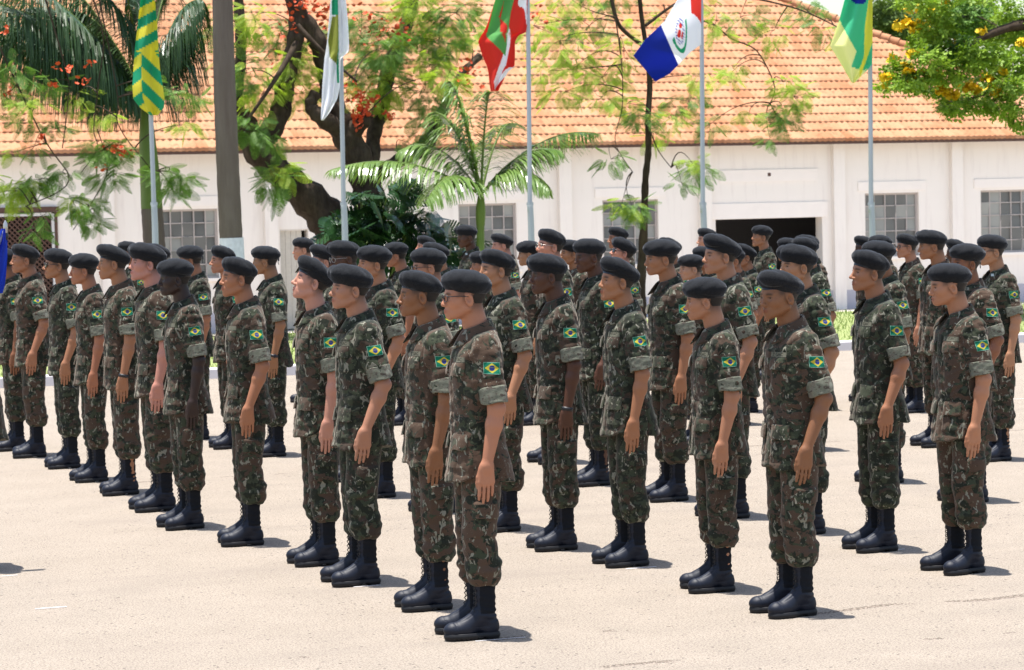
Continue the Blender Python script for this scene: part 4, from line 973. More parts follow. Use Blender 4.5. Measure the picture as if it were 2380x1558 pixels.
def frond(base, tip, sag, n, ll, rs, hang=.6, side=1., w0=.018):
    """pinnate palm frond: curved rachis and drooping strap leaflets; returns rachis path, V, Q"""
    base, tip = np.array(base), np.array(tip); mid = (base+tip)/2+np.array([0,0,sag]); t = np.linspace(0,1,n)[:,None]; R = (1-t)**2*base+2*(1-t)*t*mid+t**2*tip
    T = np.gradient(R,axis=0); T /= np.linalg.norm(T,axis=1)[:,None]; V, Q = [], []
    for i in range(int(n*.12), n):
        f = i/(n-1); l = ll*(math.sin(math.pi*min(.15+f*.82,1))**.7+.12); S_ = np.cross(T[i],[0,0,1.]); S_ /= np.linalg.norm(S_)+1e-9
        for s in (-1,1):
            d0 = S_*s*.8*side+T[i]*.55+np.array([0,0,.12])+rs.normal(0,.10,3); d0 /= np.linalg.norm(d0); p = R[i].copy(); o = len(V); m = 5; wn = np.cross(d0, [0,0,1.]); wn /= np.linalg.norm(wn)+1e-9
            for k in range(m):
                w_ = wn*w0*(1-.9*(k/(m-1))**2)*.5+rs.normal(0,.0015,3); V += [p-w_, p+w_]; d0 = d0+np.array([0,0,-hang*.55]); d0 /= np.linalg.norm(d0); p = p+d0*l/(m-1)
            Q += [(o+2*k,o+2*k+1,o+2*k+3,o+2*k+2) for k in range(m-1)]
    return R, np.array(V), np.array(Q)
def palm(name, label, v, trunk, centre, tips, seed, mat, ll, hang, n=46, w0=.02, trunkm='palmtrunk', shaft=None, sag=.5, lime=None, group=None):
    rs = np.random.RandomState(seed); P, r = limb(trunk, v); off = np.array([P[0][0], v, ZG*.5]); u, z = at(centre[0], centre[1], v); c = np.array([u, v, z])
    R_ = root(name, off[0], off[1], off[2], label, 'palm tree', group); ob('trunk', tube_mesh('trunk', [(P-off, r*(1+.02*np.sin(np.arange(len(r))*2.6)))], M[trunkm], 18), R_)
    if shaft: P2, r2 = limb(shaft, v); ob('crownshaft', tube_mesh('crownshaft', [(P2-off, r2)], M['shaft'], 16), R_)
    if lime: P3, r3 = limb(lime, v); ob('whitewash_band', tube_mesh('whitewash_band', [(P3-off, r3)], M['lime'], 18), R_)
    for (x, y, dv) in tips:
        tu, tz = at(x, y, v+dv); rr, V, Q = frond(c-off, np.array([tu, v+dv, tz])-off, sag*rs.uniform(.8,1.2), n, ll, rs, hang, 1, w0)
        f = ob('frond', npmesh('frond', V, Q, [M[mat]], smooth=False), R_); ob('rachis', tube_mesh('rachis', [(rr, np.linspace(.022,.004,n))], M['shaft'], 6), f)
    return R_
def philodendron(v, spots, seed):
    rs = np.random.RandomState(seed); V, Q = [], []
    # split leaf: a midrib with separate finger lobes
    tv, tq = [], []
    for i in range(8):
        t = i/7; x = .15+.8*t; l = .42*math.sin(math.pi*(.25+.68*t))+.05
        for s in (-1,1):
            a = np.array([x,0,.0]); b = np.array([x+.18,s*l,-.12*l]); c = np.array([x+.085,0,0]); d = np.array([x+.26,s*l*.92,-.16*l]); o = len(tv); tv += [a, (a+b)/2+[-.02,0,.03], b, d, (c+d)/2+[0,0,.03], c]; tq += [(o,o+1,o+4,o+5),(o+1,o+2,o+3,o+4)]
    P, D, off = [], [], None
    for (x, y, rx, ry, n) in spots:
        u, z = at(x, y, v); k = depth(u, v)/FPX; p = np.array([u,v,z])+rs.uniform(-1,1,(n,3))*[rx*k,.5,ry*k]; P.append(p); D.append(rs.normal(size=(n,3))*[1,.7,.35]+[0,-.5,-.25])
    P = np.concatenate(P); D = np.concatenate(D); u, z = at(spots[0][0], spots[0][1], v); off = np.array([u, v, ZG*.5])
    R_ = root('philodendron', u, v, ZG*.5, 'dark glossy philodendron with deeply split leaves at the foot of the big flame tree', 'plant')
    ob('leaves', leafmesh('leaves', [scatter(np.array(tv), np.array(tq), P-off, frames(D, rs, .7), rs.uniform(.30,.62,len(P)))], [M['monst']]), R_)
    st = [(limb3(np.array([np.array([p[0]*.3+u*.7, v+.2, ZG*.5]), p*.6+np.array([u,v,z])*.4+[0,0,.2], p])-off), np.linspace(.016,.007,9)) for p in P[::2]]
    ob('stalks', tube_mesh('stalks', st, M['shaft'], 5), R_)
def build_plants():
    # the big flame tree
    tree('flame_tree', 'big flame tree with a thick dark leaning trunk, lime green feathery leaves and orange-red flowers', 'tree', 42.,
        [[(815,810,58),(812,640,56),(790,555,54),(740,485,45),(660,412,36),(592,345,32),(571,285,25),(552,255,12)],
         [(600,350,27),(648,270,25),(665,190,22),(683,110,20),(690,40,20),(668,-60,18)],
         [(850,640,40),(858,480,40),(838,385,35),(798,300,34),(772,240,26),(758,170,22),(735,90,22),(690,20,19),(640,-80,16)],
         [(858,420,24),(868,320,18,.5),(885,250,20,.8),(905,160,18,1.0),(940,70,17,1.2),(975,-60,12,1.4)],
         [(862,420,22),(920,378,17,.4),(985,340,20,.8),(1015,290,14,1.0),(1060,190,10,1.2),(1115,130,9,1.4)],
         [(795,305,24),(742,270,19,-.3),(722,245,15,-.3),(735,215,14,-.3)],[(800,320,25),(840,285,20,-.2),(856,262,14,-.2)],
         [(560,300,14,.6),(552,220,14,.8),(560,120,13,1.0),(555,0,12,1.2),(560,-100,10,1.2)],
         [(690,60,8,-.4),(760,130,4,-.6),(830,190,3,-.6)],[(690,100,8,-.4),(630,200,5,-.7),(560,300,3,-.7)]],
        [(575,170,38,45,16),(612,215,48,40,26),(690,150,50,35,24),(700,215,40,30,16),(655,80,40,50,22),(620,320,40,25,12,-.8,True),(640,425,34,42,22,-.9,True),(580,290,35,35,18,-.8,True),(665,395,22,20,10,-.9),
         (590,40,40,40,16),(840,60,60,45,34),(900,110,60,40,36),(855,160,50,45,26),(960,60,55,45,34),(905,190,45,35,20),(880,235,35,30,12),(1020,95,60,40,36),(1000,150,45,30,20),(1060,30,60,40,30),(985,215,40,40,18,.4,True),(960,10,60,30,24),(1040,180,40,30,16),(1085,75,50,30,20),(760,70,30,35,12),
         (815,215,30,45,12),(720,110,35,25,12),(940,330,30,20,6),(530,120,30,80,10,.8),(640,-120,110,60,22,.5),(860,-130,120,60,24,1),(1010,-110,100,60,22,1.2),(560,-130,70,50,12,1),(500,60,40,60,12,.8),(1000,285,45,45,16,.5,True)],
        11, flowers=((715,15,40,18,30),(760,45,26,30,20),(850,240,30,36,50),(835,275,20,28,34),(820,215,18,22,20),(905,270,18,20,16),(870,80,50,40,26),(935,60,40,40,18),(780,20,60,20,36),(680,60,30,30,14),(1085,175,25,40,20),(640,130,30,20,8)), fsize=.085)
    # slender tree in front of the second bay of windows
    tree('slender_tree', 'slender dark-trunked tree with airy feathery leaves, standing behind the blue, white and red flag', 'tree', 40.5,
        [[(1492,800,14),(1490,660,12),(1497,520,10),(1500,420,8.5),(1507,350,8),(1506,280,7.5),(1510,190,7),(1500,100,6),(1490,30,5.5),(1480,-80,5)],
         [(1505,130,5),(1560,80,3),(1640,50,2.2),(1700,90,1.8),(1760,120,1.6),(1800,200,1.4),(1790,240,1.2)],[(1500,110,5),(1440,60,5),(1420,-10,5)],[(1500,60,4),(1590,0,3),(1700,-10,2.5),(1850,20,2),(1960,70,1.5)],[(1430,40,2,-.3),(1445,150,1.4,-.4),(1446,250,1.1,-.4),(1430,330,1,-.4),(1470,400,1,-.4)],[(1510,300,2,-.3),(1530,350,1.3,-.4),(1560,390,1,-.4)]],
        [(1240,60,50,45,14,-.4),(1300,95,60,40,18),(1370,60,60,45,20),(1280,165,45,30,12),(1345,150,55,28,18),(1400,180,60,26,20),(1310,215,50,25,12),(1400,225,45,18,10),(1460,240,40,24,14),(1490,270,35,24,14,-.3,True),(1555,275,35,30,14),(1600,235,45,30,14),(1640,180,40,30,10),(1450,110,40,60,14),(1415,-10,80,30,16),(1550,40,40,30,10),(1660,60,45,50,12),(1720,40,60,40,12,.3,True),(1800,70,50,40,10,.3),(1705,160,22,12,6),(1690,180,22,15,5),(1650,290,22,20,8,.3,True),(1470,480,40,18,16,-.6,True),(1445,475,35,14,10,-.6),(1420,370,28,20,10,-.6,True),(1520,320,22,10,6),(1620,400,36,20,14,-.7,True),(1615,375,20,12,6,-.7),(1585,430,16,12,6,-.7,True),(1820,190,32,18,12,-.2),(1845,225,40,28,18,-.2),(1820,260,34,20,14,-.2,True),(1830,288,26,16,8,-.2),(1790,325,18,8,5,-.2),(1740,270,16,10,4,-.2),(1330,0,60,30,14),(1420,-110,90,50,16),(1540,-120,90,50,16),(1700,-90,90,40,14),(1870,20,60,30,12,.4,True),(1910,60,40,30,8,.4),(1960,80,30,25,7,.4)],
        23, flowers=((1100,170,40,40,10),(1160,100,30,30,10),(1250,40,40,20,8)), size=.27, fsize=.08)
    # hanging branches of another flame tree, its trunk out of the picture at the left
    tree('flame_tree', 'drooping feathery flame tree branches with few red flowers, hanging down at the left', 'tree', 39.5,
        [[(-260,810,40),(-250,500,38),(-230,200,34),(-150,-60,26),(0,-140,18),(180,-160,12),(300,-140,6)],[(150,-160,3),(236,60,1.8),(228,200,1.5),(218,300,1.2),(226,345,1.2),(190,400,1)],[(60,-150,3),(150,150,1.7),(158,230,1.4),(145,345,1.2)],[(-100,-100,3),(90,300,1.7),(160,420,1.4),(60,480,1.2)],[(200,-150,2.5),(270,200,1.4),(275,290,1.3),(340,380,1.1),(360,400,1)],[(226,300,1.3),(250,390,1.2),(220,460,1.1),(170,535,1)]],
        [(30,165,40,25,16,0,True),(20,215,40,30,16),(75,240,45,18,12),(110,190,40,22,10,0,True),(60,280,40,20,9),(180,225,35,18,7),(130,300,35,18,8,0,True),(230,270,35,12,7),(30,355,22,8,5),(80,340,20,8,4),(100,415,45,20,12,0,True),(145,400,26,14,8,0,True),(30,445,42,26,26),(55,430,40,20,18),(205,480,38,22,16,0,True),(170,470,24,14,8),(240,350,40,30,20,0,True),(270,345,40,20,14,0,True),(255,410,45,16,16,0,True),(210,515,30,14,10,0,True),(80,540,30,16,7,0,True),(95,500,24,12,5,0,True),(390,400,32,14,12,0,True),(420,415,30,16,10,0,True),(400,440,24,14,8,0,True),(450,230,28,22,9),(430,290,20,12,5),(350,190,24,20,6,0,True),(400,215,20,10,4)],
        37, flowers=((190,190,18,10,9),(130,195,20,10,8),(150,160,30,14,9),(95,320,10,12,7),(270,345,26,12,24),(300,360,20,10,12),(240,395,10,8,8),(20,215,20,12,8),(210,150,14,10,8),(15,70,10,10,8)), size=.27, fsize=.075)
    # cassia at the right
    rs = np.random.RandomState(5); bl = []
    for (x,y,rx,ry,n) in ((2180,50,45,45,60),(2240,40,60,45,90),(2310,60,60,50,100),(2370,50,60,60,90),(2150,95,35,25,34),(2210,110,50,35,70),(2280,130,60,35,80),(2350,150,50,40,70),(2200,165,50,25,46),(2270,190,50,22,44),(2340,205,50,25,46),(2085,165,34,22,34),(2120,185,40,22,36),(2160,200,35,16,26),(2065,200,20,10,10),(2220,228,42,18,36),(2210,250,26,14,16),(2270,240,40,16,32),(2330,250,40,16,30),(2375,270,30,26,22),(2130,0,50,20,30),(2260,-30,120,40,70),(2420,120,60,100,90),(2160,130,30,20,22),(2100,195,26,12,12)):
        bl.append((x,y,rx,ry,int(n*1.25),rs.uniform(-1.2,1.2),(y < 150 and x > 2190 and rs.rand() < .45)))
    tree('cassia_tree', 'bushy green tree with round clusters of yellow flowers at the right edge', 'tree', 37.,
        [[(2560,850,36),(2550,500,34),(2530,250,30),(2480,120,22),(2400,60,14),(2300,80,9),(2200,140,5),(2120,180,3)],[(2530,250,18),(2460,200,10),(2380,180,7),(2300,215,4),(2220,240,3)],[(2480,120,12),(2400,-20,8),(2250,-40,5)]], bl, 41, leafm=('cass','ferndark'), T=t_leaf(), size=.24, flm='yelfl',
        flowers=((2122,22,16,10,36),(2112,60,26,14,70),(2140,70,14,10,36),(2155,22,12,8,26),(2165,50,12,10,24),(2128,127,16,8,22),(2075,142,10,10,24),(2100,155,12,7,26),(2110,168,14,8,26),(2125,192,14,10,40),(2152,175,12,8,24),(2168,172,14,9,36),(2062,182,12,6,20),(2060,196,6,5,10),(2185,208,9,12,36),(2200,215,10,8,26),(2220,222,8,8,20),(2252,205,12,9,46),(2270,210,9,8,36),(2225,190,6,6,14),(2308,200,8,16,34),(2318,215,10,9,28),(2350,200,9,9,30),(2290,180,8,6,14),(2330,165,8,8,14),(2280,75,12,6,10),(2370,100,8,8,8),(2240,120,8,8,8),(2190,10,14,8,16),(2210,100,8,8,8)), fsize=.115, twigs=True)
    # palms
    palm('royal_palm', 'tall palm with a straight grey-brown trunk whitewashed at the foot, beside the flame tree', 38., [(550,860,30),(541,640,28),(537,553,27),(530,400,26.5),(522,200,25.5),(517,0,23.5),(512,-160,23),(505,-420,21)], (505,-420), [(380,-560,.5),(640,-560,.3),(300,-440,-.6),(700,-460,-.4),(505,-640,.6),(450,-380,-1.4),(580,-380,1.4)], 3, 'palm', .55, .5, lime=[(551,870,31.5),(543,680,29.5),(538,553,28.2)])
    palm('fan_palm', 'palm with dark drooping fronds and a green crownshaft, behind the green and yellow striped flag', 41., [(366,860,27),(362,640,26),(358,560,25.5),(353,485,25)], (340,250), [(-250,-10,.1),(-200,80,.8),(-300,-90,-.5),(-40,70,.2),(60,20,-.6),(150,30,.5),(-90,-40,.9),(230,-20,-.6),(455,70,.3),(470,0,-.5),(400,-30,.6),(310,-70,0),(20,-60,-1.0),(110,-80,.8),(425,120,.9),(190,80,.9),(-20,10,-.9),(270,-90,-.9)], 7, 'palm', .95, 1.6, n=120, w0=.021, shaft=[(353,485,25.5),(348,400,23),(342,320,19),(340,250,12)], sag=.75)
    palm('areca_palm', 'young areca palm with a green stem and glossy arching fronds in front of a window', 40., [(1121,860,9),(1119,700,9),(1117,600,9.5),(1117,520,9)], (1118,455), [(1300,350,-.4),(1385,310,.3),(1045,190,.2),(1140,215,-.3),(770,395,-.2),(930,350,.4),(1275,440,-.7),(1010,260,.5),(1200,290,.6),(990,470,-.8)], 9, 'areca', .58, .62, n=84, w0=.034, trunkm='shaft', shaft=[(1117,525,10),(1117,490,11.5),(1118,455,7)], sag=.62)
    philodendron(41., [(850,520,70,50,34),(920,500,60,40,26),(1000,530,45,40,20),(830,560,30,45,16),(900,570,80,40,30),(1020,580,30,40,12),(880,450,50,25,12)], 12)
    # trees beyond the roof
    for i, (x, y, rx, ry, n, v) in enumerate(((2075,60,95,75,420,95.),(2240,40,120,90,420,100.),(1985,75,40,30,120,98.))):
        tree('distant_tree', ['pale green tree beyond the roof, directly right of the rightmost flag','hazy green tree beyond the roof, half hidden by the yellow-flowering tree','small pale green treetop peeping over the roof left of the rightmost flag'][i], 'tree', v, [[(x,400,14),(x,y+40,9),(x,y,6)]], [(x+rx*a, y+ry*b, rx*.5, ry*.5, n//5, d) for a, b, d in ((0,0,0),(-.5,.2,1),(.5,.1,-1),(.1,-.5,.5),(-.3,-.3,-.5))], 50+i, leafm=('far','far'), T=t_leaf(), size=.6, group='far trees beyond the roof', twigs=False)
# ---------------------------------------------------------------- flags
def flag(label, v, pole_pts, rows, colf, mats, fold, seed, plabel, group='flagpoles in a row behind the soldiers'):
    """rows: (y, left x, right x); colf(x, y) -> index of the cloth colour"""
    P, r = limb(pole_pts, v); off = np.array([P[0][0], v, P[0][2]]); zb = float(np.interp(v,LV_,LZ_))
    R_ = root('flagpole', P[0][0], v, zb, plabel, 'flagpole', group); off[2] = zb
    ob('pole', tube_mesh('pole', [(P-off, r)], M['pole'], 14), R_)
    ob('joint_collar', tube_mesh('joint_collar', [(np.array([P[len(P)//3]-[0,0,.02], P[len(P)//3]+[0,0,.02]])-off, float(r[len(P)//3])*1.18)], M['pole'], 14), R_)
    e = P[-1]; ob('finial', tube_mesh('finial', [(np.array([e,e+[0,0,.03],e+[0,0,.07],e+[0,0,.10],e+[0,0,.12]])-off, (.01,.045,.05,.03,.002))], M['steel_frame'], 10), R_)
    ys = np.array([a[0] for a in rows], float); lx = np.array([a[1] for a in rows], float); rx = np.array([a[2] for a in rows], float)
    ny, nx = 130, 84; V, Q, mi = [], [], []; yy = np.linspace(ys[0], ys[-1], ny)
    for y in yy:
        a, b = np.interp(y, ys, lx), np.interp(y, ys, rx)
        for i in range(nx):
            x = a+(b-a)*i/(nx-1); dv = -.10+fold(x, y, i/(nx-1)); u, z = at(x, y, v+dv); V.append((u, v+dv, z))
    V = np.array(V); o = V[0].copy(); o[1] = v
    for j in range(ny-1):
        for i in range(nx-1):
            Q.append((j*nx+i, j*nx+i+1, (j+1)*nx+i+1, (j+1)*nx+i)); a, b = np.interp(yy[j], ys, lx), np.interp(yy[j], ys, rx)
            mi.append(colf(a+(b-a)*(i+.5)/(nx-1), (yy[j]+yy[j+1])/2, (i+.5)/(nx-1)))
    f = ob('flag', npmesh('flag', V-o, Q, [M[m] for m in mats], mi)); f.location = W(*o); f.rotation_euler = (0,0,TH); tag(f, label, 'flag')
    md = f.modifiers.new('thick','SOLIDIFY'); md.thickness = .003
def inpoly(x, y, poly):
    c = False; n = len(poly)
    for i in range(n):
        (x1,y1),(x2,y2) = poly[i], poly[(i+1)%n]
        if (y1 > y) != (y2 > y) and x < (x2-x1)*(y-y1)/(y2-y1)+x1: c = not c
    return c
def build_flags():
    vp = 36.
    def pole(xb, xt, y1): return [(xb+2,800,8.2),(xb,560,7.5),(xb-3,474,7),(xb-3.5,470,5.6),(xt+2,100,5.2),(xt-2,-120,4.8),(xt-6,-330,4.4)]
    def c1(x, y, s):
        k = y-(x-345)*(-.55) if y < 120+(x-320)*.1 else (y-(x-345)*.95 if s > .30 else y+(x-345)*.8)
        return int((k+400)//(24 if y < 120 else 30))%2
    flag('drooping flag with green and yellow stripes, leftmost of the raised flags', vp, pole(361,344,0), [(-230,330,352),(-60,326,360),(0,326,360),(60,320,366),(110,314,368),(160,310,372),(200,308,378),(230,310,382),(250,325,381),(268,350,366)], c1, ['fl_g','fl_y'], lambda x, y, s: .05*math.sin(s*9+y*.012)+.02*math.sin(y*.05), 1, 'light grey steel flagpole carrying the striped green and yellow flag')
    def c2(x, y, s):
        if x > 785+.02*y: return 0
        if y < 35 and x > 771: return 1
        if inpoly(x, y, [(772,40),(786,35),(786,120),(783,150),(768,135),(762,95)]): return 2
        if inpoly(x, y, [(781,-300),(791,-300),(790,190),(784,195),(783,160),(786,100)]): return 1
        if y < -20 and x > 770: return 1
        return 0
    flag('drooping white flag with a green field and a khaki emblem, second from the left', vp, pole(802,790,0), [(-230,770,800),(-40,769,800),(0,768,804),(40,765,808),(100,760,811),(120,757,811),(130,755,800),(137,754,792),(200,749,790),(230,748,784),(262,746,766),(280,746,752)], c2, ['fl_w','fl_g','fl_k'], lambda x, y, s: .06*math.sin(s*11)+.015*math.sin(y*.04), 2, 'light grey steel flagpole carrying the white and green flag')
    def c3(x, y, s):
        if inpoly(x, y, [(1173,0),(1160,40),(1180,60),(1175,100),(1167,70),(1163,50)]) or (abs(x-1169) < 6 and 55 < y < 75): return 1
        if inpoly(x, y, [(1205,-300),(1150,-300),(1150,0),(1136,62),(1131,85),(1163,118),(1174,130),(1187,30),(1195,0)]): return 0
        if inpoly(x, y, [(1186,100),(1176,150),(1150,210),(1148,190),(1168,130),(1182,60),(1188,80)]) : return 2
        if inpoly(x, y, [(1204,0),(1224,0),(1226,70),(1218,20),(1204,14)]): return 2
        if inpoly(x, y, [(1178,160),(1197,155),(1186,170),(1172,182),(1150,205),(1160,180)]): return 2
        return 1
    flag('red, green and white flag hanging in folds, third from the left', vp, pole(1235,1226,0), [(-230,1180,1228),(-40,1160,1228),(0,1151,1226),(56,1133,1225),(75,1124,1223),(83,1118,1205),(97,1111,1197),(130,1121,1197),(155,1132,1196),(168,1135,1180),(195,1138,1166),(212,1141,1158)], c3, ['fl_lg','fl_r','fl_w'], lambda x, y, s: .07*math.sin(s*8+y*.01), 3, 'light grey steel flagpole carrying the red, green and white flag')
    def fl4():
        # a flag blown out diagonally: bilinear net hoist -> fly
        P, r = limb(pole(1637,1629,0), vp); zb = float(np.interp(vp,LV_,LZ_)); off = np.array([P[0][0], vp, zb])
        R_ = root('flagpole', P[0][0], vp, zb, 'light grey steel flagpole carrying the blue, white and red flag', 'flagpole', 'flagpoles in a row behind the soldiers'); ob('pole', tube_mesh('pole', [(P-off, r)], M['pole'], 14), R_)
        ob('joint_collar', tube_mesh('joint_collar', [(np.array([P[14]-[0,0,.02],P[14]+[0,0,.02]])-off, float(r[14])*1.18)], M['pole'], 14), R_)
        top = [(1629,-125),(1592,-30),(1545,50),(1500,92),(1472,130)]; bot = [(1630,104),(1604,122),(1582,146),(1556,172),(1523,190)]; sx = [0,.33,.62,.82,1]
        ns, n2 = 110, 80; V, Q, mi = [], [], []
        for i in range(ns):
            s = i/(ns-1); a = (np.interp(s,sx,[p[0] for p in top]), np.interp(s,sx,[p[1] for p in top])); b = (np.interp(s,sx,[p[0] for p in bot]), np.interp(s,sx,[p[1] for p in bot]))
            for j in range(n2):
                t = j/(n2-1); dv = -.08+.10*math.sin(s*7+t*2.2)*s+.04*math.sin(t*6+s*3); u, z = at(a[0]+(b[0]-a[0])*t, a[1]+(b[1]-a[1])*t, vp+dv); V.append((u,vp+dv,z))
        for i in range(ns-1):
            for j in range(n2-1):
                Q.append((i*n2+j,(i+1)*n2+j,(i+1)*n2+j+1,i*n2+j+1)); s, t = (i+.5)/(ns-1), (j+.5)/(n2-1); m = 0 if s < .24 else (1 if s < .66 else 2)
                if m == 0 and t > .80-.0*s: m = 1 if s > .10 else 0
                if m == 0 and t > .50+1.2*(.24-s): m = 1
                e = math.hypot((s-.48)/.125, (t-.52)/.36)
                if m == 1 and .82 < e < 1.05: m = 3 if t > .45 else 4
                elif m == 1 and e < .42 and abs(math.sin(s*60)+math.cos(t*30)) > .5: m = 5
                elif m == 1 and .42 <= e < .62 and int(s*120+t*40)%3 == 0: m = 2
                mi.append(m)
        V = np.array(V); o = V[0].copy(); o[1] = vp
        f = ob('flag', npmesh('flag', V-o, Q, [M[k] for k in ('fl_r','fl_w','fl_b','fl_g','fl_w','fl_r')], mi)); f.location = W(*o); f.rotation_euler = (0,0,TH); tag(f, 'blue, white and red flag blown out to the left, a wreathed emblem in its middle', 'flag')
        md = f.modifiers.new('thick','SOLIDIFY'); md.thickness = .003
    fl4()
    def c5(x, y, s):
        if math.hypot(x-1998, (y+14)) < 24 and x < 2012: return 3
        if inpoly(x, y, [(2010,60),(2020,-10),(2030,-10),(2028,100),(2014,140),(2000,185),(1998,160),(2008,130)]): return 1
        if inpoly(x, y, [(1900,120),(1952,48),(1990,120),(1978,155),(2005,165),(2018,160),(1981,200)]): return 2
        if y > 166: return 2
        return 0
    flag('green and yellow flag with part of a blue disc, rightmost of the raised flags', vp, pole(2028,2020,0), [(-230,1985,2026),(-40,1968,2026),(0,1963,2028),(48,1950,2028),(80,1939,2028),(108,1929,2028),(150,1955,2027),(160,1961,2019),(175,1970,2004),(193,1980,1986)], c5, ['fl_pg','fl_py2','fl_py','fl_b'], lambda x, y, s: .07*math.sin(s*9+y*.012), 5, 'light grey steel flagpole carrying the rightmost green and yellow flag')
# ---------------------------------------------------------------- the soldiers
LT, TN, BR, DK, VD, FR = (.37,.178,.100), (.31,.142,.072), (.215,.088,.041), (.082,.034,.018), (.032,.016,.012), (.44,.215,.145)
BODIES = {  # face, head pose (pitch up, yaw towards the camera, roll), arm
 'a': (dict(nose=.92,jaw=.95,wide=1.03),(-1,1,0),0), 'b': (dict(nose=1.1,jaw=.97,wide=1.0,chin=.003),(1,-4,0),2), 'c': (dict(nose=1.05,jaw=1.0,wide=.98),(3,8,2),1),
 'd': (dict(nose=1.15,jaw=1.03,wide=.96),(17,0,0),0), 'e': (dict(nose=1.0,jaw=1.04,wide=.97),(4,7,0),3), 'f': (dict(nose=1.12,jaw=.95,wide=1.0,chin=.002),(0,2,0),0),
 'g': (dict(nose=1.0,jaw=1.0,wide=1.0),(2,-2,-2),2), 'h': (dict(nose=.95,jaw=1.06,wide=.97,chin=.004),(6,4,0),2), 'i': (dict(nose=1.1,jaw=1.0,wide=.95),(-2,-7,2),0),
 'j': (dict(nose=.98,jaw=.97,wide=1.04),(-4,12,0),1), 'k': (dict(nose=1.18,jaw=1.0,wide=.95),(3,3,3),3), 'l': (dict(nose=.9,jaw=.93,wide=1.05),(-3,-12,0),2)}
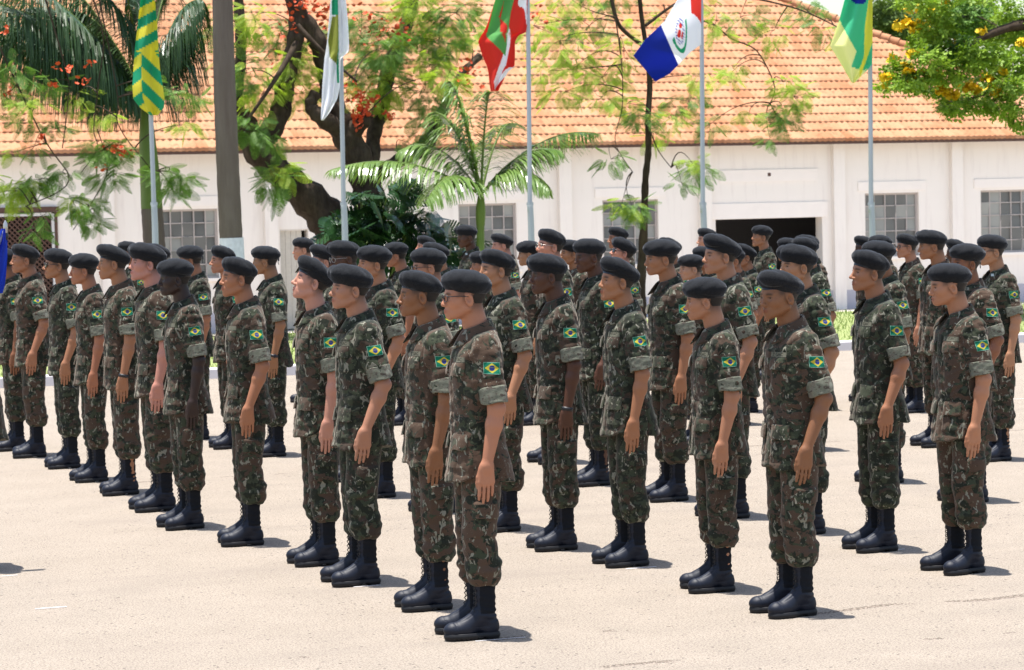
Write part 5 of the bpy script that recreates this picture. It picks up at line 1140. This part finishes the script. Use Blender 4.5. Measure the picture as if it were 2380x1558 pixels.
# x and y of the beret's top in the photo, distance (v row or straight depth), body, skin, brown share of the cloth, beret, extras, girth, label
P_ = [
 (1075,626,('v',13.10),'a',LT,.92,0,'gT',1.0,'nearest soldier of all, wearing thin dark-rimmed glasses, brownest camouflage, front man of the left line'),
 (976,628,('v',14.10),'b',BR,.85,1,'T',1.0,'tanned soldier immediately left of the nearest one in glasses, second man of the left line'),
 (807,617,('v',15.20),'c',LT,.15,2,'T',1.03,'soldier in greenish camouflage, third from the front in the left line, elbow bent back'),
 (716,607,('v',16.10),'d',FR,.6,3,'T',.98,'soldier with head tilted far back and sunlit face, fourth in the left line'),
 (550,598,('v',17.25),'e',TN,.5,1,'',.98,'tan-faced fifth soldier of the left line, immediately left of the man looking up'),
 (410,601,('v',18.30),'f',VD,.45,4,'',.98,'very dark-skinned soldier, sixth in the left line, fingers reaching the thigh'),
 (344,568,('v',19.45),'h',FR,.55,2,'',1.04,'tall pale-faced soldier just behind the very dark-skinned one, flag patch tilted'),
 (268,570,('v',20.63),'g',TN,.62,3,'w',.98,'soldier wearing a thin black wristband, eighth in the left line'),
 (197,589,('v',21.68),'b',TN,.6,4,'',.95,'short soldier with bare nape, ninth in the left line, left of the black wristband'),
 (135,578,('v',22.90),'k',TN,.1,0,'S',.98,'soldier in dark green camouflage and sunglasses with a shiny temple, near the left edge'),
 (60,567,('v',24.02),'c',TN,.75,1,'',1.02,'second soldier from the left edge, brown camouflage, right beside the blue pennant'),
 (14,574,('v',24.75),'i',BR,.5,2,'',1.0,'soldier at the left edge, face hidden behind the blue pennant'),
 (1815,625,('v',13.02),'j',BR,.72,3,'T',1.02,'front man of the second line, tan face turned slightly to the camera, large beret'),
 (1641,643,('v',13.98),'l',LT,.6,4,'T',1.0,'short pale soldier, second in the second line, feet set slightly apart'),
 (1437,602,('v',15.17),'h',TN,.12,3,'T',.98,'soldier with raised chin in green camouflage with bulging lower pocket, third in the second line'),
 (1275,590,('v',16.04),'f',DK,.6,2,'Tw',.98,'dark-skinned soldier wearing a black wristwatch, fourth in the second line, right of the nearest soldier'),
 (1146,581,('v',17.11),'e',LT,.55,1,'b',1.02,'soldier with a black ribbon hanging from his beret, directly behind the nearest soldier'),
 (1000,575,('v',18.30),'a',LT,.3,0,'g',1.0,'soldier in dark-rimmed glasses looking over the beret of the tanned second man'),
 (860,571,('v',19.44),'c',LT,.1,4,'T',1.02,'soldier in pale green camouflage right behind the third man of the left line'),
 (799,558,('v',20.65),'j',DK,.2,2,'G',1.0,'dark-skinned soldier in thin silver glasses between the man looking up and the third man'),
 (750,570,('v',21.7),'b',FR,.5,3,'',.97,'pale soldier partly hidden, to the left of the dark-skinned man in silver glasses'),
 (615,571,('v',22.93),'l',TN,.12,0,'mb',1.0,'dark green clad soldier with a metal wristwatch, right of the tan-faced fifth man'),
 (517,571,('v',23.85),'k',LT,.6,1,'',.96,'pale soldier half hidden behind the fifth man of the left line'),
 (441,570,('v',24.9),'i',TN,.15,4,'b',1.0,'green-clad soldier seen over the shoulder of the very dark-skinned one'),
 (365,568,('d',27.5),'g',TN,.4,3,'',1.0,'soldier almost entirely hidden behind the tall pale-faced soldier'),
 (302,561,('d',31),'a',BR,.3,2,'',1.0,'soldier hidden but for a domed beret, between black-wristband man and tall pale one'),
 (2216,610,('v',13.98),'l',LT,.8,0,'T',1.03,'front man of the right line, brown camouflage, dark mole on the bare forearm'),
 (2019,581,('v',15.04),'k',TN,.05,1,'T',1.0,'soldier in dark green camouflage with forearm slanting forward, second in the right line'),
 (1855,570,('v',16.00),'c',LT,.1,2,'w',1.03,'soldier in green camouflage with a black wristband, behind the front man of the second line'),
 (1677,547,('v',17.0),'e',LT,.35,3,'',1.03,'tall pale soldier with dark hair behind the short pale one of the second line'),
 (1537,556,('v',18.15),'a',TN,.6,4,'T',1.03,'stocky soldier with an open hand hanging forward, right of the man with raised chin'),
 (1368,553,('v',19.36),'j',DK,.1,0,'',1.0,'dark-skinned soldier in a crumpled beret between the wristwatch man and the one with raised chin'),
 (1271,534,('d',22.6),'h',FR,.3,1,'G',.98,'very tall soldier in thin wire-rimmed glasses, just below the red and white flagpole'),
 (1122,586,('d',24.6),'g',TN,.5,2,'',1.0,'soldier mostly hidden behind the man with the beret ribbon'),
 (1015,563,('d',25.7),'i',TN,.4,3,'',1.0,'soldier showing only the rear of a beret behind the second wearer of dark-rimmed glasses'),
 (922,562,('d',26.6),'l',TN,.3,4,'',.97,'tan soldier in front of the philodendron leaves'),
 (701,552,('d',29.6),'a',FR,.4,0,'b',.97,'small distant pale soldier in front of the cream door'),
 (985,548,('d',31.5),'k',FR,.4,1,'',1.0,'distant soldier in glare, peeping between berets in front of the philodendron'),
 (1086,522,('d',31.2),'j',DK,.3,2,'p',1.0,'distant dark-faced soldier with a collar pin standing left of the young areca palm stem'),
 (1171,543,('d',30.8),'a',FR,.8,3,'',1.05,'distant soldier in sunlit brown camouflage right of the young areca palm stem'),
 (1227,559,('v',24.6),'l',LT,.7,4,'',.95,'pale soldier left of the very tall one in wire-rimmed glasses'),
 (1325,558,('d',26.2),'k',TN,.7,0,'b',1.0,'soldier with a collar pin between the very tall one and the crumpled beret'),
 (1436,527,('d',31),'b',TN,.4,1,'',1.0,'distant soldier whose beret tops the man in sunglasses in front of the window'),
 (1440,558,('d',25.6),'d',FR,.3,2,'S',1.0,'soldier in black sunglasses behind the one with raised chin'),
 (1553,554,('d',27.8),'g',TN,.5,3,'',1.0,'soldier hidden behind the stocky one, only the back of his beret showing'),
 (1606,591,('d',24.0),'a',FR,.55,4,'',1.05,'short ruddy soldier with a flattened beret between the stocky one and the tall pale one'),
 (1632,572,('d',26.4),'i',TN,.3,0,'',1.0,'soldier hidden behind the short ruddy one'),
 (1643,530,('d',30.6),'b',FR,.3,1,'',1.0,'distant pale soldier at the left jamb of the dark doorway'),
 (1703,574,('d',25.8),'c',TN,.6,2,'',1.0,'soldier seen from ear to shoulder right behind the tall pale one'),
 (1727,569,('d',27.2),'e',TN,.15,3,'',1.0,'soldier in greenish cloth under the dark doorway, right of the tall pale one'),
 (1767,525,('d',31.8),'h',TN,.2,4,'',1.0,'distant tall soldier standing out against the dark doorway'),
 (1829,553,('d',27.8),'b',TN,.4,0,'',1.0,'soldier in the doorway right half, left of two overlapping berets'),
 (1870,549,('d',23.2),'j',TN,.15,1,'',1.0,'soldier with a creased slanting beret at the right of the dark doorway'),
 (1880,546,('d',27.3),'a',TN,.8,2,'',1.0,'soldier behind the creased slanting beret, his beret rim just showing'),
 (2007,549,('d',28.2),'f',DK,.7,3,'',1.0,'dark-faced soldier left of the rightmost flagpole'),
 (2040,547,('d',27.2),'g',TN,.75,4,'',1.0,'soldier under the rightmost flagpole, beret rising behind another'),
 (2043,558,('v',18.4),'i',BR,.25,0,'',1.03,'soldier directly behind the man with the slanting forearm'),
 (2110,543,('v',23.79),'b',LT,.6,1,'g',.97,'slim soldier in dark glasses in front of the barred window'),
 (2165,534,('v',20.65),'l',TN,.85,2,'p',1.04,'upright soldier in brown camouflage with a collar pin, between two windows'),
 (2220,558,('d',25.2),'k',DK,.6,3,'',1.0,'soldier mostly hidden right of the upright brown-clad one'),
 (2237,567,('v',17.0),'c',BR,.85,4,'b',1.03,'soldier directly behind the front man of the right line'),
 (2303,545,('v',19.38),'a',LT,.45,0,'SpT',1.0,'rightmost soldier, wearing black sunglasses, arm hanging free'),
]
def build_people():
    G = 'soldiers standing at attention in ranks'; cache = {}
    def get(key, fn):
        if key not in cache: cache[key] = fn()
        return cache[key]
    boots = [build_boot(0), build_boot(2)]; eye = build_eye()
    gl = {'g': build_glasses(M['dark_frame'], M['clear_lens']), 'G': build_glasses(M['steel_frame'], M['clear_lens']), 'S': build_glasses(M['dark_frame'], M['dark_lens'])}
    watch = build_watch(); pin = boxes('collar_pin', [(-.012,.012,-.002,.002,-.010,.010)], M['pin'])
    rib = tube_mesh('ribbon', [([(-.108,.006,.03),(-.118,.010,.015),(-.112,.012,-.012),(-.116,.013,-.035)],.0035),([(-.108,-.004,.03),(-.122,-.006,.022),(-.120,-.010,-.004)],.0035)], M['band'], 5)
    rnd = random.Random(8)
    def place(u, v, s, girth, bk, skin, brown, be, ex, label, group=G, i=0):
        fp, pose, arm = BODIES[bk]; bi = list(BODIES).index(bk)
        body, hair, (R, o) = get(('body',bk), lambda: build_body(fp, pose, arm, bi)); js = i%3
        jk, F = get(('jk',arm,js), lambda: build_jacket(arm, 10*arm+js*3+1)); tr = get(('tr',i%4), lambda: build_trousers(i%4+5))
        be_, bd = get(('be',be), lambda: build_beret(be+1))
        p = ob('person', body); p.location = W(u, v, 0); p.rotation_euler = (math.radians(rnd.uniform(-.5,.5)),math.radians(rnd.uniform(-.7,.5)),TH+math.radians(-4+rnd.uniform(-4,4))); p.scale = (s*girth, s*girth, s); p.color = tuple(c*rnd.uniform(.95,1.05) for c in skin)+(1,)
        tag(p, label, 'soldier', group); col = (brown+rnd.uniform(-.08,.08), 0, 0, 1); MH = mat4(R, o)
        j = ob('jacket', jk, p); j.color = col; t = ob('trousers', tr[0], p); t.color = col
        for fm in tr[1]: fo = ob('pocket_flap', fm, t); fo.color = col
        for sd in (-1,1): ob('cuff', get(('cuff',arm if sd < 0 else 0,sd,js), lambda: build_cuff(arm, sd, js*3+arm)), j)
        c = ob('collar', get(('col',js), lambda: build_collar(js+1)), j); c.color = col
        ob('flag_patch', get(('fp',arm,js,i%3), lambda: build_flag_patch(F, arm, (-.05,.03,.10)[i%3])), j)
        for fm in get(('flaps',arm,js), lambda: build_flaps(F)): fo = ob('pocket_flap', fm, j); fo.color = col
        ta, tx = get(('tape',arm,js), lambda: build_tape(F)); ob('name_tape', ta, j)
        if 'T' in ex: ob('lettering', tx, j)
        b, so, la = boots[i%2]
        for sd in (-1,1):
            bo = ob('boot', b, p); bo.location = ((-.012 if (i+sd)%3 == 0 else .0), sd*(.088 if i%2 else .094), 0); bo.rotation_euler = (0,0,-sd*math.radians(rnd.uniform(3,13))); bo.scale = (.95,.89,1); ob('sole', so, bo); ob('laces', la, bo)
        B = ob('beret', be_, p, MH); ob('band', bd, B); ob('hair', hair, p, MH)
        if 'b' in ex: ob('ribbon', rib, B)
        for sd in (-1,1): ob('eye', eye, p, mat4(R, o+R @ np.array([.0728,sd*.034,-.0008])))
        for k in 'gGS':
            if k in ex: g = ob('sunglasses' if k == 'S' else 'glasses', gl[k][0], p, MH); ob('lens', gl[k][1], g)
        if 'w' in ex or 'm' in ex:
            Sh, E, Wr, d = [np.array(q, float) for q in arm_points(arm)]; ax = (Wr-E)/np.linalg.norm(Wr-E); c_ = Wr-ax*.012
            q = Vector((0,0,1)).rotation_difference(Vector(-ax)).to_matrix().to_4x4(); q.translation = Vector(c_); w_ = ob('wristwatch', watch[0], p, q)
            if 'm' in ex: w_.name = 'wristwatch'; ob('dial', watch[1], w_)
        if 'p' in ex: m = Matrix.Translation((-.085,-.085,1.470)) @ Matrix.Rotation(math.radians(-45),4,'Z'); ob('collar_pin', pin, j, m)
        return p
    for i, (x, y, dd, bk, skin, brown, be, ex, girth, label) in enumerate(P_):
        v = dd[1] if dd[0] == 'v' else dd[1]*(.937-.35*((x-1190+ROLL*(y-779))/FPX))
        u, z = at(x, y, v); s = min(max(z/1.788, .89), 1.075); place(u+.046*s, v-.006, s, girth, bk, skin, brown, be, ex, label, i=i)
    # the bearer of the pennant stands just outside the picture; only his shadow and the pennant show
    u, z = at(-34, 1328, 14.6); u0 = None
    d = MC @ Vector((-38-1190, -(1324-779), -FPX)); t = -CAMH/d.z; X, Y = d.x*t, d.y*t; u0, v0 = X*CT+Y*ST, -X*ST+Y*CT
    place(u0, v0, 1.0, 1.0, 'f', TN, .6, 1, '', 'pennant bearer at the far left, almost wholly outside the picture', i=1)
    return u0, v0
def build_pennant(u0, v0):
    vp = v0-.15; u, z = at(12, 512, vp); r_ = root('pennant_staff', u, vp, 0, 'slim steel pennant staff with a pointed silver tip at the left edge', 'staff')
    ob('shaft', tube_mesh('shaft', [(np.array([(-1.15,0,.0),(-.58,0,z*.5),(0,0,z-.06)]), .013)], M['pole'], 10), r_)
    ob('finial', tube_mesh('finial', [(np.array([(0,0,z-.075),(0,0,z-.06),(0,0,z-.045),(.0,0,z-.02),(0,0,z)]), (.012,.013,.014,.012,.002))], M['steel_frame'], 10), r_)
    ob('ferrule', tube_mesh('ferrule', [(np.array([(0,0,z-.115),(0,0,z-.09),(0,0,z-.075)]), (.012,.018,.012))], M['band'], 10), r_)
    rows = [(532,2,13),(560,-8,17),(600,-22,17),(640,-30,14),(665,-34,11),(682,-36,6)]; ys = [a[0] for a in rows]; V, Q = [], []; n, m = 40, 16
    for y in np.linspace(532,682,n):
        a, b = np.interp(y,ys,[r[1] for r in rows]), np.interp(y,ys,[r[2] for r in rows])
        for i in range(m): s = i/(m-1); dv = -.02+.035*math.sin(s*9+y*.02); uu, zz = at(a+(b-a)*s, y, vp+dv); V.append((uu, vp+dv, zz))
    for j in range(n-1):
        for i in range(m-1): Q.append((j*m+i,j*m+i+1,(j+1)*m+i+1,(j+1)*m+i))
    V = np.array(V); o = V[0].copy(); o[1] = vp; f = ob('pennant', npmesh('pennant', V-o, Q, [M['fl_b']])); f.location = W(*o); f.rotation_euler = (0,0,TH); tag(f, 'bright blue pennant hanging on its staff at the left edge', 'pennant')
# ---------------------------------------------------------------- build everything
env_mats(); person_mats()
build_setting(); build_building()
build_plants(); build_flags()
_u, _v = build_people(); build_pennant(_u, _v)
